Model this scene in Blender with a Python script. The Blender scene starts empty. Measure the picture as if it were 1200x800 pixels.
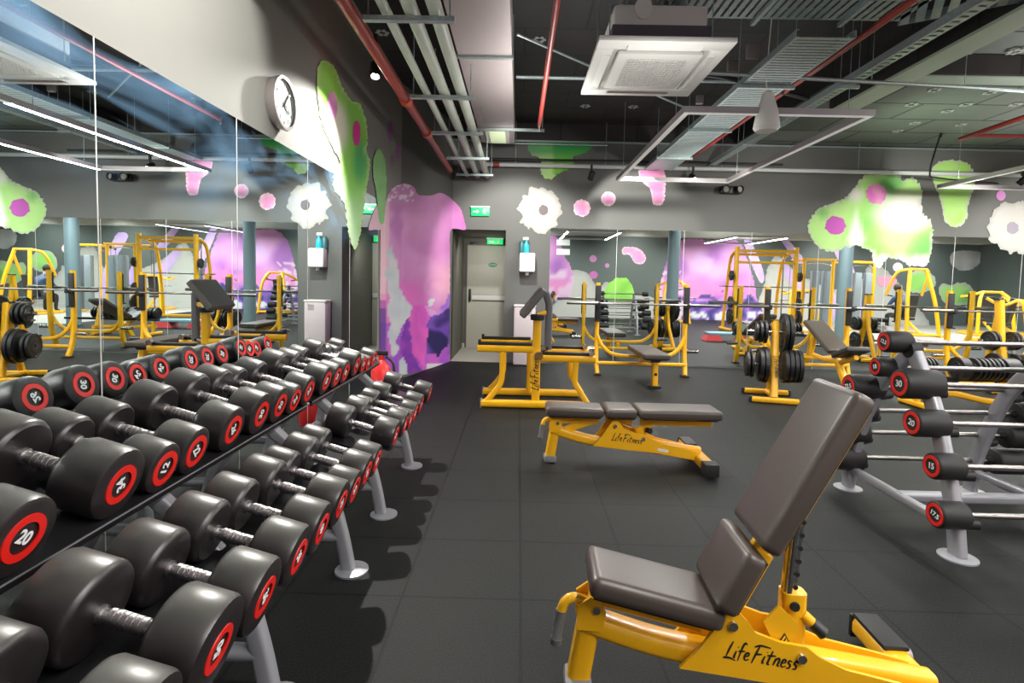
import bpy, bmesh, math, random
from mathutils import Vector, Matrix, noise, geometry
random.seed(7)
PI = math.pi
S = bpy.context.scene
COL = S.collection

# ------------------------------------------------------------------ camera
F, CY, PITCH, ROLL, YAW, H = 625.9, 365.3, 0.0604, 0.02305, -0.0120, 1.346
fw = Vector((math.sin(YAW)*math.cos(PITCH), math.cos(YAW)*math.cos(PITCH), -math.sin(PITCH)))
r0 = Vector((math.cos(YAW), -math.sin(YAW), 0)); u0 = r0.cross(fw)
rr = r0*math.cos(ROLL)+u0*math.sin(ROLL); uu = -r0*math.sin(ROLL)+u0*math.cos(ROLL)
EYE = Vector((0, 0, H))
def ray(x, y): return rr*(x-600)/F-uu*(y-CY)/F+fw
def on_plane(x, y, ax, v):
    d = ray(x, y); return EYE+d*((v-EYE[ax])/d[ax])
cam = bpy.data.objects.new('camera', bpy.data.cameras.new('camera')); COL.objects.link(cam)
cam.matrix_world = Matrix(((rr.x, uu.x, -fw.x, 0), (rr.y, uu.y, -fw.y, 0), (rr.z, uu.z, -fw.z, H), (0, 0, 0, 1)))
cam.data.sensor_width = 36; cam.data.lens = F/1200*36; cam.data.shift_y = (CY-400)/1200
cam.data.clip_start = .02
S.camera = cam

# ------------------------------------------------------------------ materials
MATS = {}
def mat(name, col, rough=.5, metal=0, noise_amt=0, nscale=30, bump=0, spec=.5, emit=None, estr=0, coat=0):
    if name in MATS: return MATS[name]
    m = bpy.data.materials.new(name); m.use_nodes = True; nt = m.node_tree; b = nt.nodes['Principled BSDF']
    b.inputs['Base Color'].default_value = (*col, 1); b.inputs['Roughness'].default_value = rough
    b.inputs['Metallic'].default_value = metal; b.inputs['Specular IOR Level'].default_value = spec
    b.inputs['Coat Weight'].default_value = coat
    if emit: b.inputs['Emission Color'].default_value = (*emit, 1); b.inputs['Emission Strength'].default_value = estr
    tc = nt.nodes.new('ShaderNodeTexCoord'); n = nt.nodes.new('ShaderNodeTexNoise'); n.inputs['Scale'].default_value = nscale
    n.inputs['Detail'].default_value = 4
    nt.links.new(tc.outputs['Object'], n.inputs['Vector'])
    if noise_amt:
        mx = nt.nodes.new('ShaderNodeMix'); mx.data_type = 'RGBA'
        mx.inputs[6].default_value = (*[c*(1-noise_amt) for c in col], 1)
        mx.inputs[7].default_value = (*[min(1, c*(1+noise_amt)) for c in col], 1)
        nt.links.new(n.outputs['Fac'], mx.inputs[0]); nt.links.new(mx.outputs[2], b.inputs['Base Color'])
    if bump:
        bp = nt.nodes.new('ShaderNodeBump'); bp.inputs['Strength'].default_value = bump; bp.inputs['Distance'].default_value = .002
        nt.links.new(n.outputs['Fac'], bp.inputs['Height']); nt.links.new(bp.outputs['Normal'], b.inputs['Normal'])
    MATS[name] = m; return m
YEL = mat('yellow_paint', (.86, .44, .008), .32, 0, .06, 8, coat=.3)
VIN = mat('taupe_vinyl', (.072, .057, .049), .36, 0, .05, 60, .06)
VINB = mat('black_vinyl', (.03, .03, .032), .4)
RUB = mat('dumbbell_rubber', (.016, .0125, .0135), .36, 0, .35, 14, .08, spec=.8)
def paint_toplight(m):  # paler colour on upward faces stands in for overhead light
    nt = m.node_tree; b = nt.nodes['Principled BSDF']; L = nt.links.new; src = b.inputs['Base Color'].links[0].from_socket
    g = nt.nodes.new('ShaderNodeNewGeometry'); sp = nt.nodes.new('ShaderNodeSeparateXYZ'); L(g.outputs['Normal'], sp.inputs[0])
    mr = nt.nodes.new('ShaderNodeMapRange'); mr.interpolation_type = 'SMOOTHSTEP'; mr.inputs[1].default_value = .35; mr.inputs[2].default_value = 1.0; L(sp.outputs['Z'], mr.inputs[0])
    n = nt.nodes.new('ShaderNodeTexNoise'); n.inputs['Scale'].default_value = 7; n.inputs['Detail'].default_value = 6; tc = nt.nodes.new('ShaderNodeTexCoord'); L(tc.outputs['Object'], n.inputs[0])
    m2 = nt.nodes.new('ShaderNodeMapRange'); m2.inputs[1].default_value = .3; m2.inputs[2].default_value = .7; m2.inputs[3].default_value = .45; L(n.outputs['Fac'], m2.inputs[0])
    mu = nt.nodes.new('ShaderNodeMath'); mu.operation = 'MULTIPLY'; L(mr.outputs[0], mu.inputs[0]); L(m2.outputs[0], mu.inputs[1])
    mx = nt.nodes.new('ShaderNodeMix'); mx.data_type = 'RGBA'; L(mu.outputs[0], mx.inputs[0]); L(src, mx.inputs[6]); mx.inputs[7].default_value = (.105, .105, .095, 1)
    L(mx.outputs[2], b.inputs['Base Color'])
paint_toplight(RUB)
RUBK = mat('black_rubber', (.012, .012, .012), .55, 0, .2, 20)
PLATE = mat('plate_rubber', (.014, .014, .015), .38, 0, .15, 20)
CHR = mat('chrome', (.62, .61, .62), .16, 1)
KNURL = mat('knurled_chrome', (.72, .68, .69), .28, 1, .2, 400, .6)
STEEL = mat('brushed_steel_bar', (.34, .33, .31), .3, 1, .1, 60)
SIL = mat('silver_paint', (.36, .36, .39), .36, .35, .05, 20)
RED = mat('red_ring', (.75, .015, .01), .4)
WHT = mat('white_print', (.85, .85, .85), .5)
BLKP = mat('black_print', (.01, .01, .01), .5)
GREYC = mat('grey_rubber_cap', (.20, .20, .20), .6)
GALV = mat('galvanised_steel', (.42, .50, .50), .42, .7, .3, 40)
WPIPE = mat('pale_painted_pipe', (.55, .60, .52), .4, 0, .1, 10)
REDP = mat('red_fire_pipe', (.33, .035, .025), .4, 0, .1, 10)
WPL = mat('white_plastic', (.72, .71, .68), .45)
GRPL = mat('grey_plastic', (.12, .12, .13), .5)
BLK = mat('black_metal', (.015, .015, .016), .45)
DUCT = mat('duct_wrap', (.50, .43, .43), .5, .1, .08, 60, .2)

def floor_mat():
    m = bpy.data.materials.new('rubber_floor_tiles'); m.use_nodes = True; nt = m.node_tree; b = nt.nodes['Principled BSDF']; L = nt.links.new
    tc = nt.nodes.new('ShaderNodeTexCoord'); sep = nt.nodes.new('ShaderNodeSeparateXYZ'); L(tc.outputs['Object'], sep.inputs[0])
    def M(op, a, b_=None):
        n = nt.nodes.new('ShaderNodeMath'); n.operation = op
        for i, v in enumerate((a, b_)):
            if v is None: continue
            if isinstance(v, (int, float)): n.inputs[i].default_value = v
            else: L(v, n.inputs[i])
        return n.outputs[0]
    def seam(o, off):
        f = M('FRACT', M('MULTIPLY', M('ADD', o, off), 2.0)); d = M('ABSOLUTE', M('SUBTRACT', f, .5))
        return M('GREATER_THAN', d, .487)
    sm = M('MAXIMUM', seam(sep.outputs['X'], 20-.0374), seam(sep.outputs['Y'], 20-2.6746))
    n1 = nt.nodes.new('ShaderNodeTexNoise'); n1.inputs['Scale'].default_value = 160; n1.inputs['Detail'].default_value = 6; L(tc.outputs['Object'], n1.inputs[0])
    n2 = nt.nodes.new('ShaderNodeTexNoise'); n2.inputs['Scale'].default_value = 1.3; n2.inputs['Detail'].default_value = 5; L(tc.outputs['Object'], n2.inputs[0])
    cr = nt.nodes.new('ShaderNodeValToRGB'); cr.color_ramp.elements[0].position = .38; cr.color_ramp.elements[0].color = (.003, .0036, .0034, 1)
    cr.color_ramp.elements[1].position = .74; cr.color_ramp.elements[1].color = (.023, .0255, .024, 1)
    L(n1.outputs['Fac'], cr.inputs[0])
    mx = nt.nodes.new('ShaderNodeMix'); mx.data_type = 'RGBA'; mx.blend_type = 'MULTIPLY'; mx.inputs[0].default_value = .35
    L(cr.outputs[0], mx.inputs[6]); L(n2.outputs['Fac'], mx.inputs[7])
    m2 = nt.nodes.new('ShaderNodeMix'); m2.data_type = 'RGBA'; L(sm, m2.inputs[0]); L(mx.outputs[2], m2.inputs[6]); m2.inputs[7].default_value = (.001, .001, .001, 1)
    L(m2.outputs[2], b.inputs['Base Color']); b.inputs['Roughness'].default_value = .6; b.inputs['Specular IOR Level'].default_value = .22
    bp = nt.nodes.new('ShaderNodeBump'); bp.inputs['Strength'].default_value = .5; bp.inputs['Distance'].default_value = .003
    L(M('SUBTRACT', n1.outputs['Fac'], sm), bp.inputs['Height']); L(bp.outputs[0], b.inputs['Normal'])
    return m
FLOORM = floor_mat()
WALLM = mat('dark_grey_wall_paint', (.128, .133, .126), .55, 0, .05, 3, spec=.3)
WALLW = mat('warm_white_wall_paint', (.55, .55, .52), .6, 0, .04, 3, spec=.2)
WALLL = mat('warm_grey_wall_paint', (.235, .235, .220), .6, 0, .04, 3, spec=.2)
WALLR = mat('rear_wall_paint', (.10, .12, .115), .6)
PALEF = mat('pale_wood_floor', (.42, .40, .36), .45, 0, .12, 6)
DOORM = mat('beige_door_paint', (.50, .49, .42), .5, 0, .04, 5)
NICHE = mat('recess_paint', (.13, .125, .105), .6)
def ceil_mat(name, c0, c1):
    m = bpy.data.materials.new(name); m.use_nodes = True; nt = m.node_tree; b = nt.nodes['Principled BSDF']; L = nt.links.new
    tc = nt.nodes.new('ShaderNodeTexCoord'); br = nt.nodes.new('ShaderNodeTexBrick'); L(tc.outputs['Object'], br.inputs['Vector'])
    br.inputs['Color1'].default_value = (*c0, 1); br.inputs['Color2'].default_value = (*c1, 1); br.inputs['Mortar'].default_value = (.006, .006, .006, 1)
    br.inputs['Scale'].default_value = 1; br.inputs['Mortar Size'].default_value = .012; br.inputs['Brick Width'].default_value = 1.2; br.inputs['Row Height'].default_value = .6
    L(br.outputs['Color'], b.inputs['Base Color']); b.inputs['Roughness'].default_value = .7
    n = nt.nodes.new('ShaderNodeTexNoise'); n.inputs['Scale'].default_value = 5; n.inputs['Detail'].default_value = 6; L(tc.outputs['Object'], n.inputs[0])
    bp = nt.nodes.new('ShaderNodeBump'); bp.inputs['Strength'].default_value = .6; bp.inputs['Distance'].default_value = .02; L(n.outputs[0], bp.inputs['Height']); L(bp.outputs[0], b.inputs['Normal'])
    return m
CEILD = ceil_mat('black_ceiling_boards', (.016, .017, .016), (.030, .026, .024))
CEILG = ceil_mat('grey_ceiling_boards', (.16, .18, .16), (.12, .14, .125))
def mirror_mat(name, tint, smear):
    m = bpy.data.materials.new(name); m.use_nodes = True; nt = m.node_tree; nt.nodes.remove(nt.nodes['Principled BSDF']); L = nt.links.new
    out = [n for n in nt.nodes if n.type == 'OUTPUT_MATERIAL'][0]
    g = nt.nodes.new('ShaderNodeBsdfGlossy'); g.inputs['Color'].default_value = (*tint, 1); g.inputs['Roughness'].default_value = 0
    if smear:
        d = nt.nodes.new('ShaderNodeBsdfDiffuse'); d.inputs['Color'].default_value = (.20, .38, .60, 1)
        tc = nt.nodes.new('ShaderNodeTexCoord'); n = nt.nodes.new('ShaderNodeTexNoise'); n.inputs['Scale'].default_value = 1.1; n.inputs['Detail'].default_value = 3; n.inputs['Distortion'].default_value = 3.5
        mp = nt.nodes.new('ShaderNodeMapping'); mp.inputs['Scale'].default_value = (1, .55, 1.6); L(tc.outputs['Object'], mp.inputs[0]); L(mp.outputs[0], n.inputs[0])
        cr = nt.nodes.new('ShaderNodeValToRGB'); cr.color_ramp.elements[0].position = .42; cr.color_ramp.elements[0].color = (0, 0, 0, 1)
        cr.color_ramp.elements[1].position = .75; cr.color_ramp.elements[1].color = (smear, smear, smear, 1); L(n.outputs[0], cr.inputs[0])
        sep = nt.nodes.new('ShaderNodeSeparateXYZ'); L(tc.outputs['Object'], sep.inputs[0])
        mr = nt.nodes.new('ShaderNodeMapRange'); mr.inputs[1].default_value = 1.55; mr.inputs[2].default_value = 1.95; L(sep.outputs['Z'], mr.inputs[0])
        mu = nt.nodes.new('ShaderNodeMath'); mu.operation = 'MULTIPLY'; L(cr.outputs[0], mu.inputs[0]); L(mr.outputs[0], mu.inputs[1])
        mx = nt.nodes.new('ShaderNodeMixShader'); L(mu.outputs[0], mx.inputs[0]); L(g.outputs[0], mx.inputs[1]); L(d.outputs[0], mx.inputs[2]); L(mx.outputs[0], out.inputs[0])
    else: L(g.outputs[0], out.inputs[0])
    return m
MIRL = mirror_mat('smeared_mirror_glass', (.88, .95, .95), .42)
MIRB = mirror_mat('mirror_glass', (.88, .95, .94), 0)
def paint_mat():
    m = bpy.data.materials.new('mural_print'); m.use_nodes = True; nt = m.node_tree; b = nt.nodes['Principled BSDF']
    a = nt.nodes.new('ShaderNodeVertexColor'); a.layer_name = 'Col'; b.inputs['Roughness'].default_value = .5; b.inputs['Specular IOR Level'].default_value = .25
    nt.links.new(a.outputs[0], b.inputs['Base Color']); return m
PRINT = paint_mat()

# ------------------------------------------------------------------ mesh helpers
class MB:
    def __init__(s): s.bm = bmesh.new()
    def box(s, c, size, rot=None, bev=0, seg=2):
        M = Matrix.Translation(Vector(c))
        if rot is not None: M = M @ rot
        r = bmesh.ops.create_cube(s.bm, size=1, matrix=M @ Matrix.Diagonal((*size, 1)))
        if bev:
            vs = r['verts']; es = list({e for v in vs for e in v.link_edges})
            bmesh.ops.bevel(s.bm, geom=es, offset=bev, segments=seg, affect='EDGES', profile=.6)
        return s
    def sweep(s, pts, sec, up=(0, 0, 1), caps=True, scales=None):
        pts = [Vector(p) for p in pts]; up = Vector(up); rings = []
        n = len(pts)
        for i, p in enumerate(pts):
            if i == 0: t = pts[1]-p
            elif i == n-1: t = p-pts[i-1]
            else: t = (pts[i+1]-p).normalized()+(p-pts[i-1]).normalized()
            t.normalize()
            a = up.cross(t)
            if a.length < 1e-3: a = Vector((0, 1, 0)).cross(t)
            a.normalize(); b = t.cross(a)
            if rings and a.dot(pa) < 0: a = -a; b = -b
            pa = a
            k = 1
            if 0 < i < n-1:
                c = (pts[i+1]-p).normalized().dot((p-pts[i-1]).normalized()); k = 1
            sc = scales[i] if scales else 1
            rings.append([s.bm.verts.new(p+a*q[0]*sc+b*q[1]*sc) for q in sec])
        m = len(sec)
        for i in range(n-1):
            for j in range(m):
                s.bm.faces.new((rings[i][j], rings[i][(j+1) % m], rings[i+1][(j+1) % m], rings[i+1][j]))
        if caps:
            s.bm.faces.new(rings[0][::-1]); s.bm.faces.new(rings[-1])
        return s
    def tube(s, pts, r, n=12, scales=None, up=(0, 0, 1)):
        return s.sweep(pts, [(r*math.cos(2*PI*k/n), r*math.sin(2*PI*k/n)) for k in range(n)], up=up, scales=scales)
    def rtube(s, pts, w, h, up=(0, 0, 1), rad=None):
        rad = rad or min(w, h)*.3; sec = []
        for cx, cyy, a0 in ((w/2-rad, h/2-rad, 0), (-w/2+rad, h/2-rad, 90), (-w/2+rad, -h/2+rad, 180), (w/2-rad, -h/2+rad, 270)):
            for k in range(4):
                a = math.radians(a0+k*30); sec.append((cx+rad*math.cos(a), cyy+rad*math.sin(a)))
        return s.sweep(pts, sec, up=up)
    def lathe(s, prof, M=Matrix.Identity(4), n=28):
        # prof: (axial, radius) about local X
        rings = []
        for x, r in prof:
            if r < 1e-6: rings.append([s.bm.verts.new(M @ Vector((x, 0, 0)))])
            else: rings.append([s.bm.verts.new(M @ Vector((x, r*math.cos(2*PI*k/n), r*math.sin(2*PI*k/n)))) for k in range(n)])
        for a, b in zip(rings, rings[1:]):
            for k in range(n):
                k2 = (k+1) % n
                if len(a) == 1: s.bm.faces.new((a[0], b[k2], b[k]))
                elif len(b) == 1: s.bm.faces.new((a[k], a[k2], b[0]))
                else: s.bm.faces.new((a[k], a[k2], b[k2], b[k]))
        return s
    def prism(s, outline, y0, y1, bev=0):
        # outline in (x, z), extruded along y
        a = [s.bm.verts.new((x, y0, z)) for x, z in outline]; b = [s.bm.verts.new((x, y1, z)) for x, z in outline]
        f = [s.bm.faces.new(a), s.bm.faces.new(b[::-1])]
        n = len(a)
        for i in range(n): s.bm.faces.new((a[i], b[i], b[(i+1) % n], a[(i+1) % n]))
        if bev:
            es = [e for fc in f for e in fc.edges]
            bmesh.ops.bevel(s.bm, geom=es, offset=bev, segments=2, affect='EDGES')
        bmesh.ops.recalc_face_normals(s.bm, faces=s.bm.faces)
        return s
    def mesh(s, name, m, smooth=True):
        bmesh.ops.recalc_face_normals(s.bm, faces=s.bm.faces)
        me = bpy.data.meshes.new(name); s.bm.to_mesh(me); s.bm.free(); me.materials.append(m)
        if smooth and len(me.polygons):
            me.polygons.foreach_set('use_smooth', [True]*len(me.polygons)); me.set_sharp_from_angle(angle=math.radians(35))
        return me
    def build(s, name, m, parent=None, smooth=True):
        o = bpy.data.objects.new(name, s.mesh(name, m, smooth)); COL.objects.link(o)
        if parent: o.parent = parent
        return o
def smoothpath(pts, n=6):
    P = [Vector(p) for p in pts]; out = []
    for i in range(len(P)-1):
        a = P[i-1] if i else P[0]*2-P[1]; b = P[i]; c = P[i+1]; d = P[i+2] if i+2 < len(P) else P[-1]*2-P[-2]
        for k in range(n):
            t = k/n; out.append(.5*((2*b)+(c-a)*t+(2*a-5*b+4*c-d)*t*t+(3*b-a-3*c+d)*t**3))
    out.append(P[-1]); return out
def Rx(a): return Matrix.Rotation(math.radians(a), 4, 'X')
def Ry(a): return Matrix.Rotation(math.radians(a), 4, 'Y')
def Rz(a): return Matrix.Rotation(math.radians(a), 4, 'Z')
def T(x, y, z): return Matrix.Translation((x, y, z))
def tag(o, label=None, cat=None, group=None, kind=None):
    if label: o['label'] = label
    if cat: o['category'] = cat
    if group: o['group'] = group
    if kind: o['kind'] = kind
    return o
def thing(name, label, cat, loc=(0, 0, 0), rot=None, group=None):
    o = bpy.data.objects.new(name, None); COL.objects.link(o); o.empty_display_size = .1
    M = Matrix.Translation(Vector(loc))
    if rot is not None: M = M @ rot
    o.matrix_world = M
    return tag(o, label, cat, group)
def struct(o): o['kind'] = 'structure'; return o
def link_copy(o, parent=None):
    c = o.copy(); COL.objects.link(c)
    if parent: c.parent = parent
    for ch in o.children: link_copy(ch, c)
    return c
TXT = {}
def text_mesh(s, size=.05, shear=0, offset=0, mats=None):
    key = (s, size, shear, offset, mats.name)
    if key in TXT: return TXT[key]
    cu = bpy.data.curves.new('lettering', 'FONT'); cu.body = s; cu.size = size; cu.align_x = 'CENTER'; cu.align_y = 'CENTER'
    cu.shear = shear; cu.offset = offset; cu.extrude = .0004; cu.resolution_u = 3
    o = bpy.data.objects.new('lettering', cu); COL.objects.link(o); dg = bpy.context.evaluated_depsgraph_get(); dg.update()
    me = bpy.data.meshes.new_from_object(o.evaluated_get(dg)); bpy.data.objects.remove(o)
    me.materials.clear(); me.materials.append(mats); TXT[key] = me; return me
def text(name, s, M, parent=None, **k):
    o = bpy.data.objects.new(name, text_mesh(s, **k)); COL.objects.link(o)
    if parent: o.parent = parent
    o.matrix_local = M; return o

STROKES = [[(.35, .85), (.22, .45), (.12, .05)], [(.18, .05), (.02, .0), (.30, .03), (.58, -.06)], [(.56, .42), (.49, .12), (.55, .06)], [(.60, .62), (.63, .60)],
    [(1.0, .80), (.90, .86), (.80, .6), (.68, -.05)], [(.66, .42), (.96, .47)], [(.96, .22), (1.12, .28), (1.14, .40), (1.04, .40), (.96, .2), (1.02, .05), (1.18, .12)],
    [(1.58, .85), (1.44, .4), (1.32, -.05)], [(1.34, .76), (1.62, .88), (2.08, .84)], [(1.42, .42), (1.74, .47)], [(1.88, .42), (1.80, .10), (1.88, .06)], [(1.95, .62), (1.97, .60)],
    [(2.20, .72), (2.04, .10), (2.14, .05)], [(1.98, .46), (2.38, .51)], [(2.40, .42), (2.30, .03)], [(2.33, .2), (2.48, .42), (2.56, .36), (2.50, .08), (2.60, .06)],
    [(2.66, .22), (2.82, .28), (2.84, .40), (2.74, .40), (2.66, .2), (2.72, .05), (2.88, .12)], [(3.14, .38), (3.02, .41), (2.97, .30), (3.07, .2), (3.03, .05), (2.90, .04)],
    [(3.42, .38), (3.30, .41), (3.25, .30), (3.35, .2), (3.31, .05), (3.18, .04)]]
LOGO = []
def logo(M, scale, parent):
    if not LOGO:
        b = MB()
        for st in STROKES:
            p = smoothpath([(x-1.72, y-.3, 0) for x, y in st], 5); n = len(p)
            b.sweep(p, [(.042, .004), (-.042, .004), (-.042, -.004), (.042, -.004)], scales=[.55+.6*math.sin(PI*min(1, (i+1)/n)) for i in range(n)])
        LOGO.append(b.mesh('logo', BLKP, False))
    o = bpy.data.objects.new('logo', LOGO[0]); COL.objects.link(o); o.parent = parent; o.matrix_local = M @ Matrix.Scale(scale, 4); return o

# ------------------------------------------------------------------ the room
WL, WB, WR, WN, CZ = -1.55, 8.6, 17.0, -2.85, 3.56
AY0, AY1, AX1 = 6.95, 8.6, -1.09          # slanted mural wall between left wall and recess
NX0, NX1, NY, NZ = -1.09, -.23, 10.39, 2.13
def quadbox(name, x0, x1, y0, y1, z0, z1, m):
    return struct(MB().box(((x0+x1)/2, (y0+y1)/2, (z0+z1)/2), (x1-x0, y1-y0, z1-z0)).build(name, m, smooth=False))
quadbox('floor', WL-.2, WR+.2, WN-.2, WB+.001, -.12, 0, FLOORM)
quadbox('floor.001', NX0-.1, NX1+.1, WB+.001, NY+.1, -.12, 0, PALEF)
quadbox('floor.002', 8.1, WR, WN, 4.2, 0, .006, PALEF)
quadbox('wall_left', WL-.2, WL, WN, AY0, 0, CZ+.5, WALLL)
b = MB(); b.prism([(0, 0), (1, 0), (1, 1), (0, 1)], 0, 1)
b.bm.free(); b = MB()
vs = [b.bm.verts.new(p) for p in ((WL, AY0, 0), (AX1, AY1, 0), (AX1, AY1, CZ+.3), (WL, AY0, CZ+.3), (WL-.2, AY0, 0), (WL-.2, AY1+.2, 0), (AX1, AY1+.2, 0), (WL-.2, AY0, CZ+.3), (WL-.2, AY1+.2, CZ+.3), (AX1, AY1+.2, CZ+.3))]
for f in ((0, 1, 2, 3), (4, 0, 3, 7), (4, 7, 8, 5), (5, 8, 9, 6), (1, 6, 9, 2), (3, 2, 9, 8, 7), (0, 4, 5, 6, 1)): b.bm.faces.new([vs[i] for i in f])
struct(b.build('wall_corner', WALLM, smooth=False))
# back wall with the recess opening
b = MB()
b.box(((NX1+WR)/2+.1, WB+.1, CZ/2+.25), (WR-NX1+.2, .2, CZ+.5)); b.box(((NX0+NX1)/2, WB+.1, (NZ+CZ+.5)/2), (NX1-NX0, .2, CZ+.5-NZ))
struct(b.build('wall_back', WALLM, smooth=False))
b = MB()
b.box((NX0-.05, (WB+NY)/2+.1, NZ/2+.1), (.1, NY-WB-.2+.2, NZ+.2)); b.box((NX1+.05, (WB+NY)/2+.1, NZ/2+.1), (.1, NY-WB, NZ+.2))
b.box(((NX0+NX1)/2, (WB+NY)/2+.1, NZ+.05), (NX1-NX0+.2, NY-WB, .1)); b.box(((NX0+NX1)/2, NY+.08, NZ/2), (NX1-NX0+.2, .1, NZ))
struct(b.build('wall_recess', NICHE, smooth=False))
quadbox('wall_right', WR, WR+.2, WN, WB, 0, CZ+.5, WALLR)
quadbox('wall_rear', WL, WR, WN-.2, WN, 0, CZ+.5, WALLR)
quadbox('trim_rear', WL, WR, WN, WN+.5, 3.02, CZ, WALLW)
quadbox('ceiling', WL-.2, 4.0, WN-.2, WB+.2, CZ+.25, CZ+.4, CEILD)
quadbox('ceiling.001', 3.4, WR, 5.3, WB+.2, CZ, CZ+.15, CEILG)
quadbox('ceiling.002', 3.4, WR, WN-.2, 5.3, CZ+.02, CZ+.17, CEILG)
quadbox('ceiling.003', 3.35, 3.45, WN-.2, WB, CZ, CZ+.4, CEILD)
quadbox('trim_back', WL, WR, WB-.05, WB, CZ-.045, CZ-.02, GALV)
quadbox('wall_back.001', WL, 3.4, WB-.02, WB+.02, CZ, CZ+.3, CEILD)
# mirrors: panels, each its own pane
LE = [-1.93+.97*k for k in range(9)]
LE = [.98+.97*(k-3) for k in range(9)]
for i in range(len(LE)-1):
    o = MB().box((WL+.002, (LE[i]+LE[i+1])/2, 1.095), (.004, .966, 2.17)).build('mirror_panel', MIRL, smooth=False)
    ords = ['nearest', 'second', 'third', 'fourth', 'fifth', 'sixth', 'seventh', 'last and farthest']
    tag(o, 'tall mirror pane on the left wall behind the dumbbells, %s along' % ords[i], 'mirror', 'mirror panes on the left wall')
JM = mat('pale_mirror_edge', (.62, .62, .60), .4)
for i, y in enumerate(LE[1:-1]):
    struct(MB().box((WL+.0035, y, 1.095), (.003, .005, 2.17)).build('trim_%d' % (i+1), JM, smooth=False))
BE = [.48+1.067*k for k in range(9)]
for i in range(8):
    o = MB().box(((BE[i]+BE[i+1])/2, WB-.002, 1.10), (1.063, .004, 2.16)).build('mirror_panel', MIRB, smooth=False)
    ords = ['first from the dispenser', 'second from the dispenser', 'third from the dispenser', 'fourth from the dispenser', 'fifth from the dispenser', 'sixth from the dispenser', 'seventh from the dispenser', 'farthest right']
    tag(o, 'tall mirror pane on the back wall, %s' % ords[i], 'mirror', 'mirror panes on the back wall')
for i, x in enumerate(BE[1:-1]):
    struct(MB().box((x, WB-.0035, 1.10), (.006, .003, 2.16)).build('trim_%d' % (i+11), JM, smooth=False))
quadbox('baseboard_recess', NX0, NX1, NY-.0, NY+.03, 0, .08, DOORM)
# door in the recess
d = struct(MB().box((-.62, NY+.02, 1.0), (.78, .05, 1.99), bev=.004).build('door_1', DOORM))
b = MB()
for x in (-1.025, -.215): b.box((x, NY+.015, 1.0), (.03, .07, 2.02))
b.box((-.62, NY+.015, 2.005), (.84, .07, .03)); b.build('door_frame', mat('door_frame_paint', (.12, .115, .10), .5), d)
MB().box((-.58, NY-.03, .98), (.66, .04, .09), bev=.01).build('push_bar', WPL, d)
MB().box((-.58, NY-.01, .98), (.66, .02, .13), bev=.004).build('bar_plate', mat('pale_grey', (.35, .35, .33), .4), d)
MB().box((-.95, NY-.035, 1.03), (.045, .05, .24), bev=.01).build('latch_case', BLK, d)
MB().box((-.88, NY-.04, 2.03), (.16, .04, .04), bev=.006).build('door_closer', BLK, d)
GRN = mat('green_sign', (.02, .30, .10), .4)
sg = tag(MB().lathe([(0, 0), (0, .055), (.006, .055), (.006, 0)], T(-.52, NY-.012, 1.62) @ Rz(90) @ Matrix.Diagonal((1, 1.5, .8, 1))).build('door_sign', GRN), 'small green oval sign on the beige recess door', 'sign')
text('lettering', 'PUSH', T(-.52, NY-.021, 1.62) @ Rx(90), None, size=.05, mats=WHT).parent = sg
# exit signs
EM = mat('lit_green_sign', (.01, .45, .12), .4, emit=(.0, .7, .16), estr=.7)
def exit_sign(name, c, sz, label):
    t = thing(name, label, 'exit sign', c)
    MB().box((0, 0, 0), sz, bev=.006).build('sign_panel', EM, t)
    MB().box((0, .0, sz[2]/2+.012), (sz[0]*1.05, sz[1]*1.3, .02)).build('housing', WPL, t)
    y = -sz[1]/2-.003; k = sz[2]/.1
    b = MB(); b.prism([(-.08, -.008), (-.02, -.008), (-.02, -.03), (.02, 0), (-.02, .03), (-.02, .008), (-.08, .008)], y-.002, y)
    a = b.build('arrow', WHT, t); a.location = (-.035, 0, 0)
    b = MB(); b.lathe([(0, 0), (0, .012), (.002, .012), (.002, 0)], T(.065, y, .034) @ Rz(-90))
    for p, q in (((.06, .02), (.07, -.01)), ((.07, -.01), (.09, -.035)), ((.066, -.008), (.045, -.035)), ((.062, .016), (.09, .008)), ((.06, .014), (.038, 0))):
        b.tube([(p[0], y, p[1]), (q[0], y, q[1])], .005, 6)
    b.build('running_figure', WHT, t); return t
exit_sign('exit_sign', (-.645, WB-.03, 2.41), (.29, .03, .13), 'green lit exit sign with arrow high on the dark back wall')
exit_sign('exit_sign', (-.47, NY-.25, 2.05), (.30, .03, .10), 'green glowing exit sign under the lintel above the beige recess door')

# ------------------------------------------------------------------ wall murals (flat prints on the walls)
POLY = [Vector((WL, -3)), Vector((WL, AY0)), Vector((AX1, AY1)), Vector((WR, AY1))]
def wall_pt(x, y, off):
    d = ray(x, y); best = None
    for i in range(3):
        a, b_ = POLY[i], POLY[i+1]; e = b_-a; nrm = Vector((e.y, -e.x)).normalized()
        den = nrm.x*d.x+nrm.y*d.y
        if abs(den) < 1e-9: continue
        t = (nrm.dot(a)-off*-1)/den
        if t <= 0: continue
        p = Vector((d.x*t, d.y*t)); s = (p-a).dot(e)/e.length_squared
        if -.02 <= s <= 1.02 and (best is None or t < best): best = t
    return EYE+d*best
def wall_pt(x, y, off):
    d = ray(x, y); best = None
    for i in range(3):
        a, b_ = POLY[i], POLY[i+1]; e = (b_-a); nrm = Vector((e.y, -e.x)).normalized()   # points into the room
        den = nrm.x*d.x+nrm.y*d.y
        if abs(den) < 1e-9: continue
        t = (nrm.dot(a)+off)/den
        if t <= 0: continue
        p = Vector((d.x*t, d.y*t)); s = (p-a).dot(e)/e.length_squared
        if -.03 <= s <= 1.0001 and (best is None or t < best): best = t
    return EYE+d*best
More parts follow.
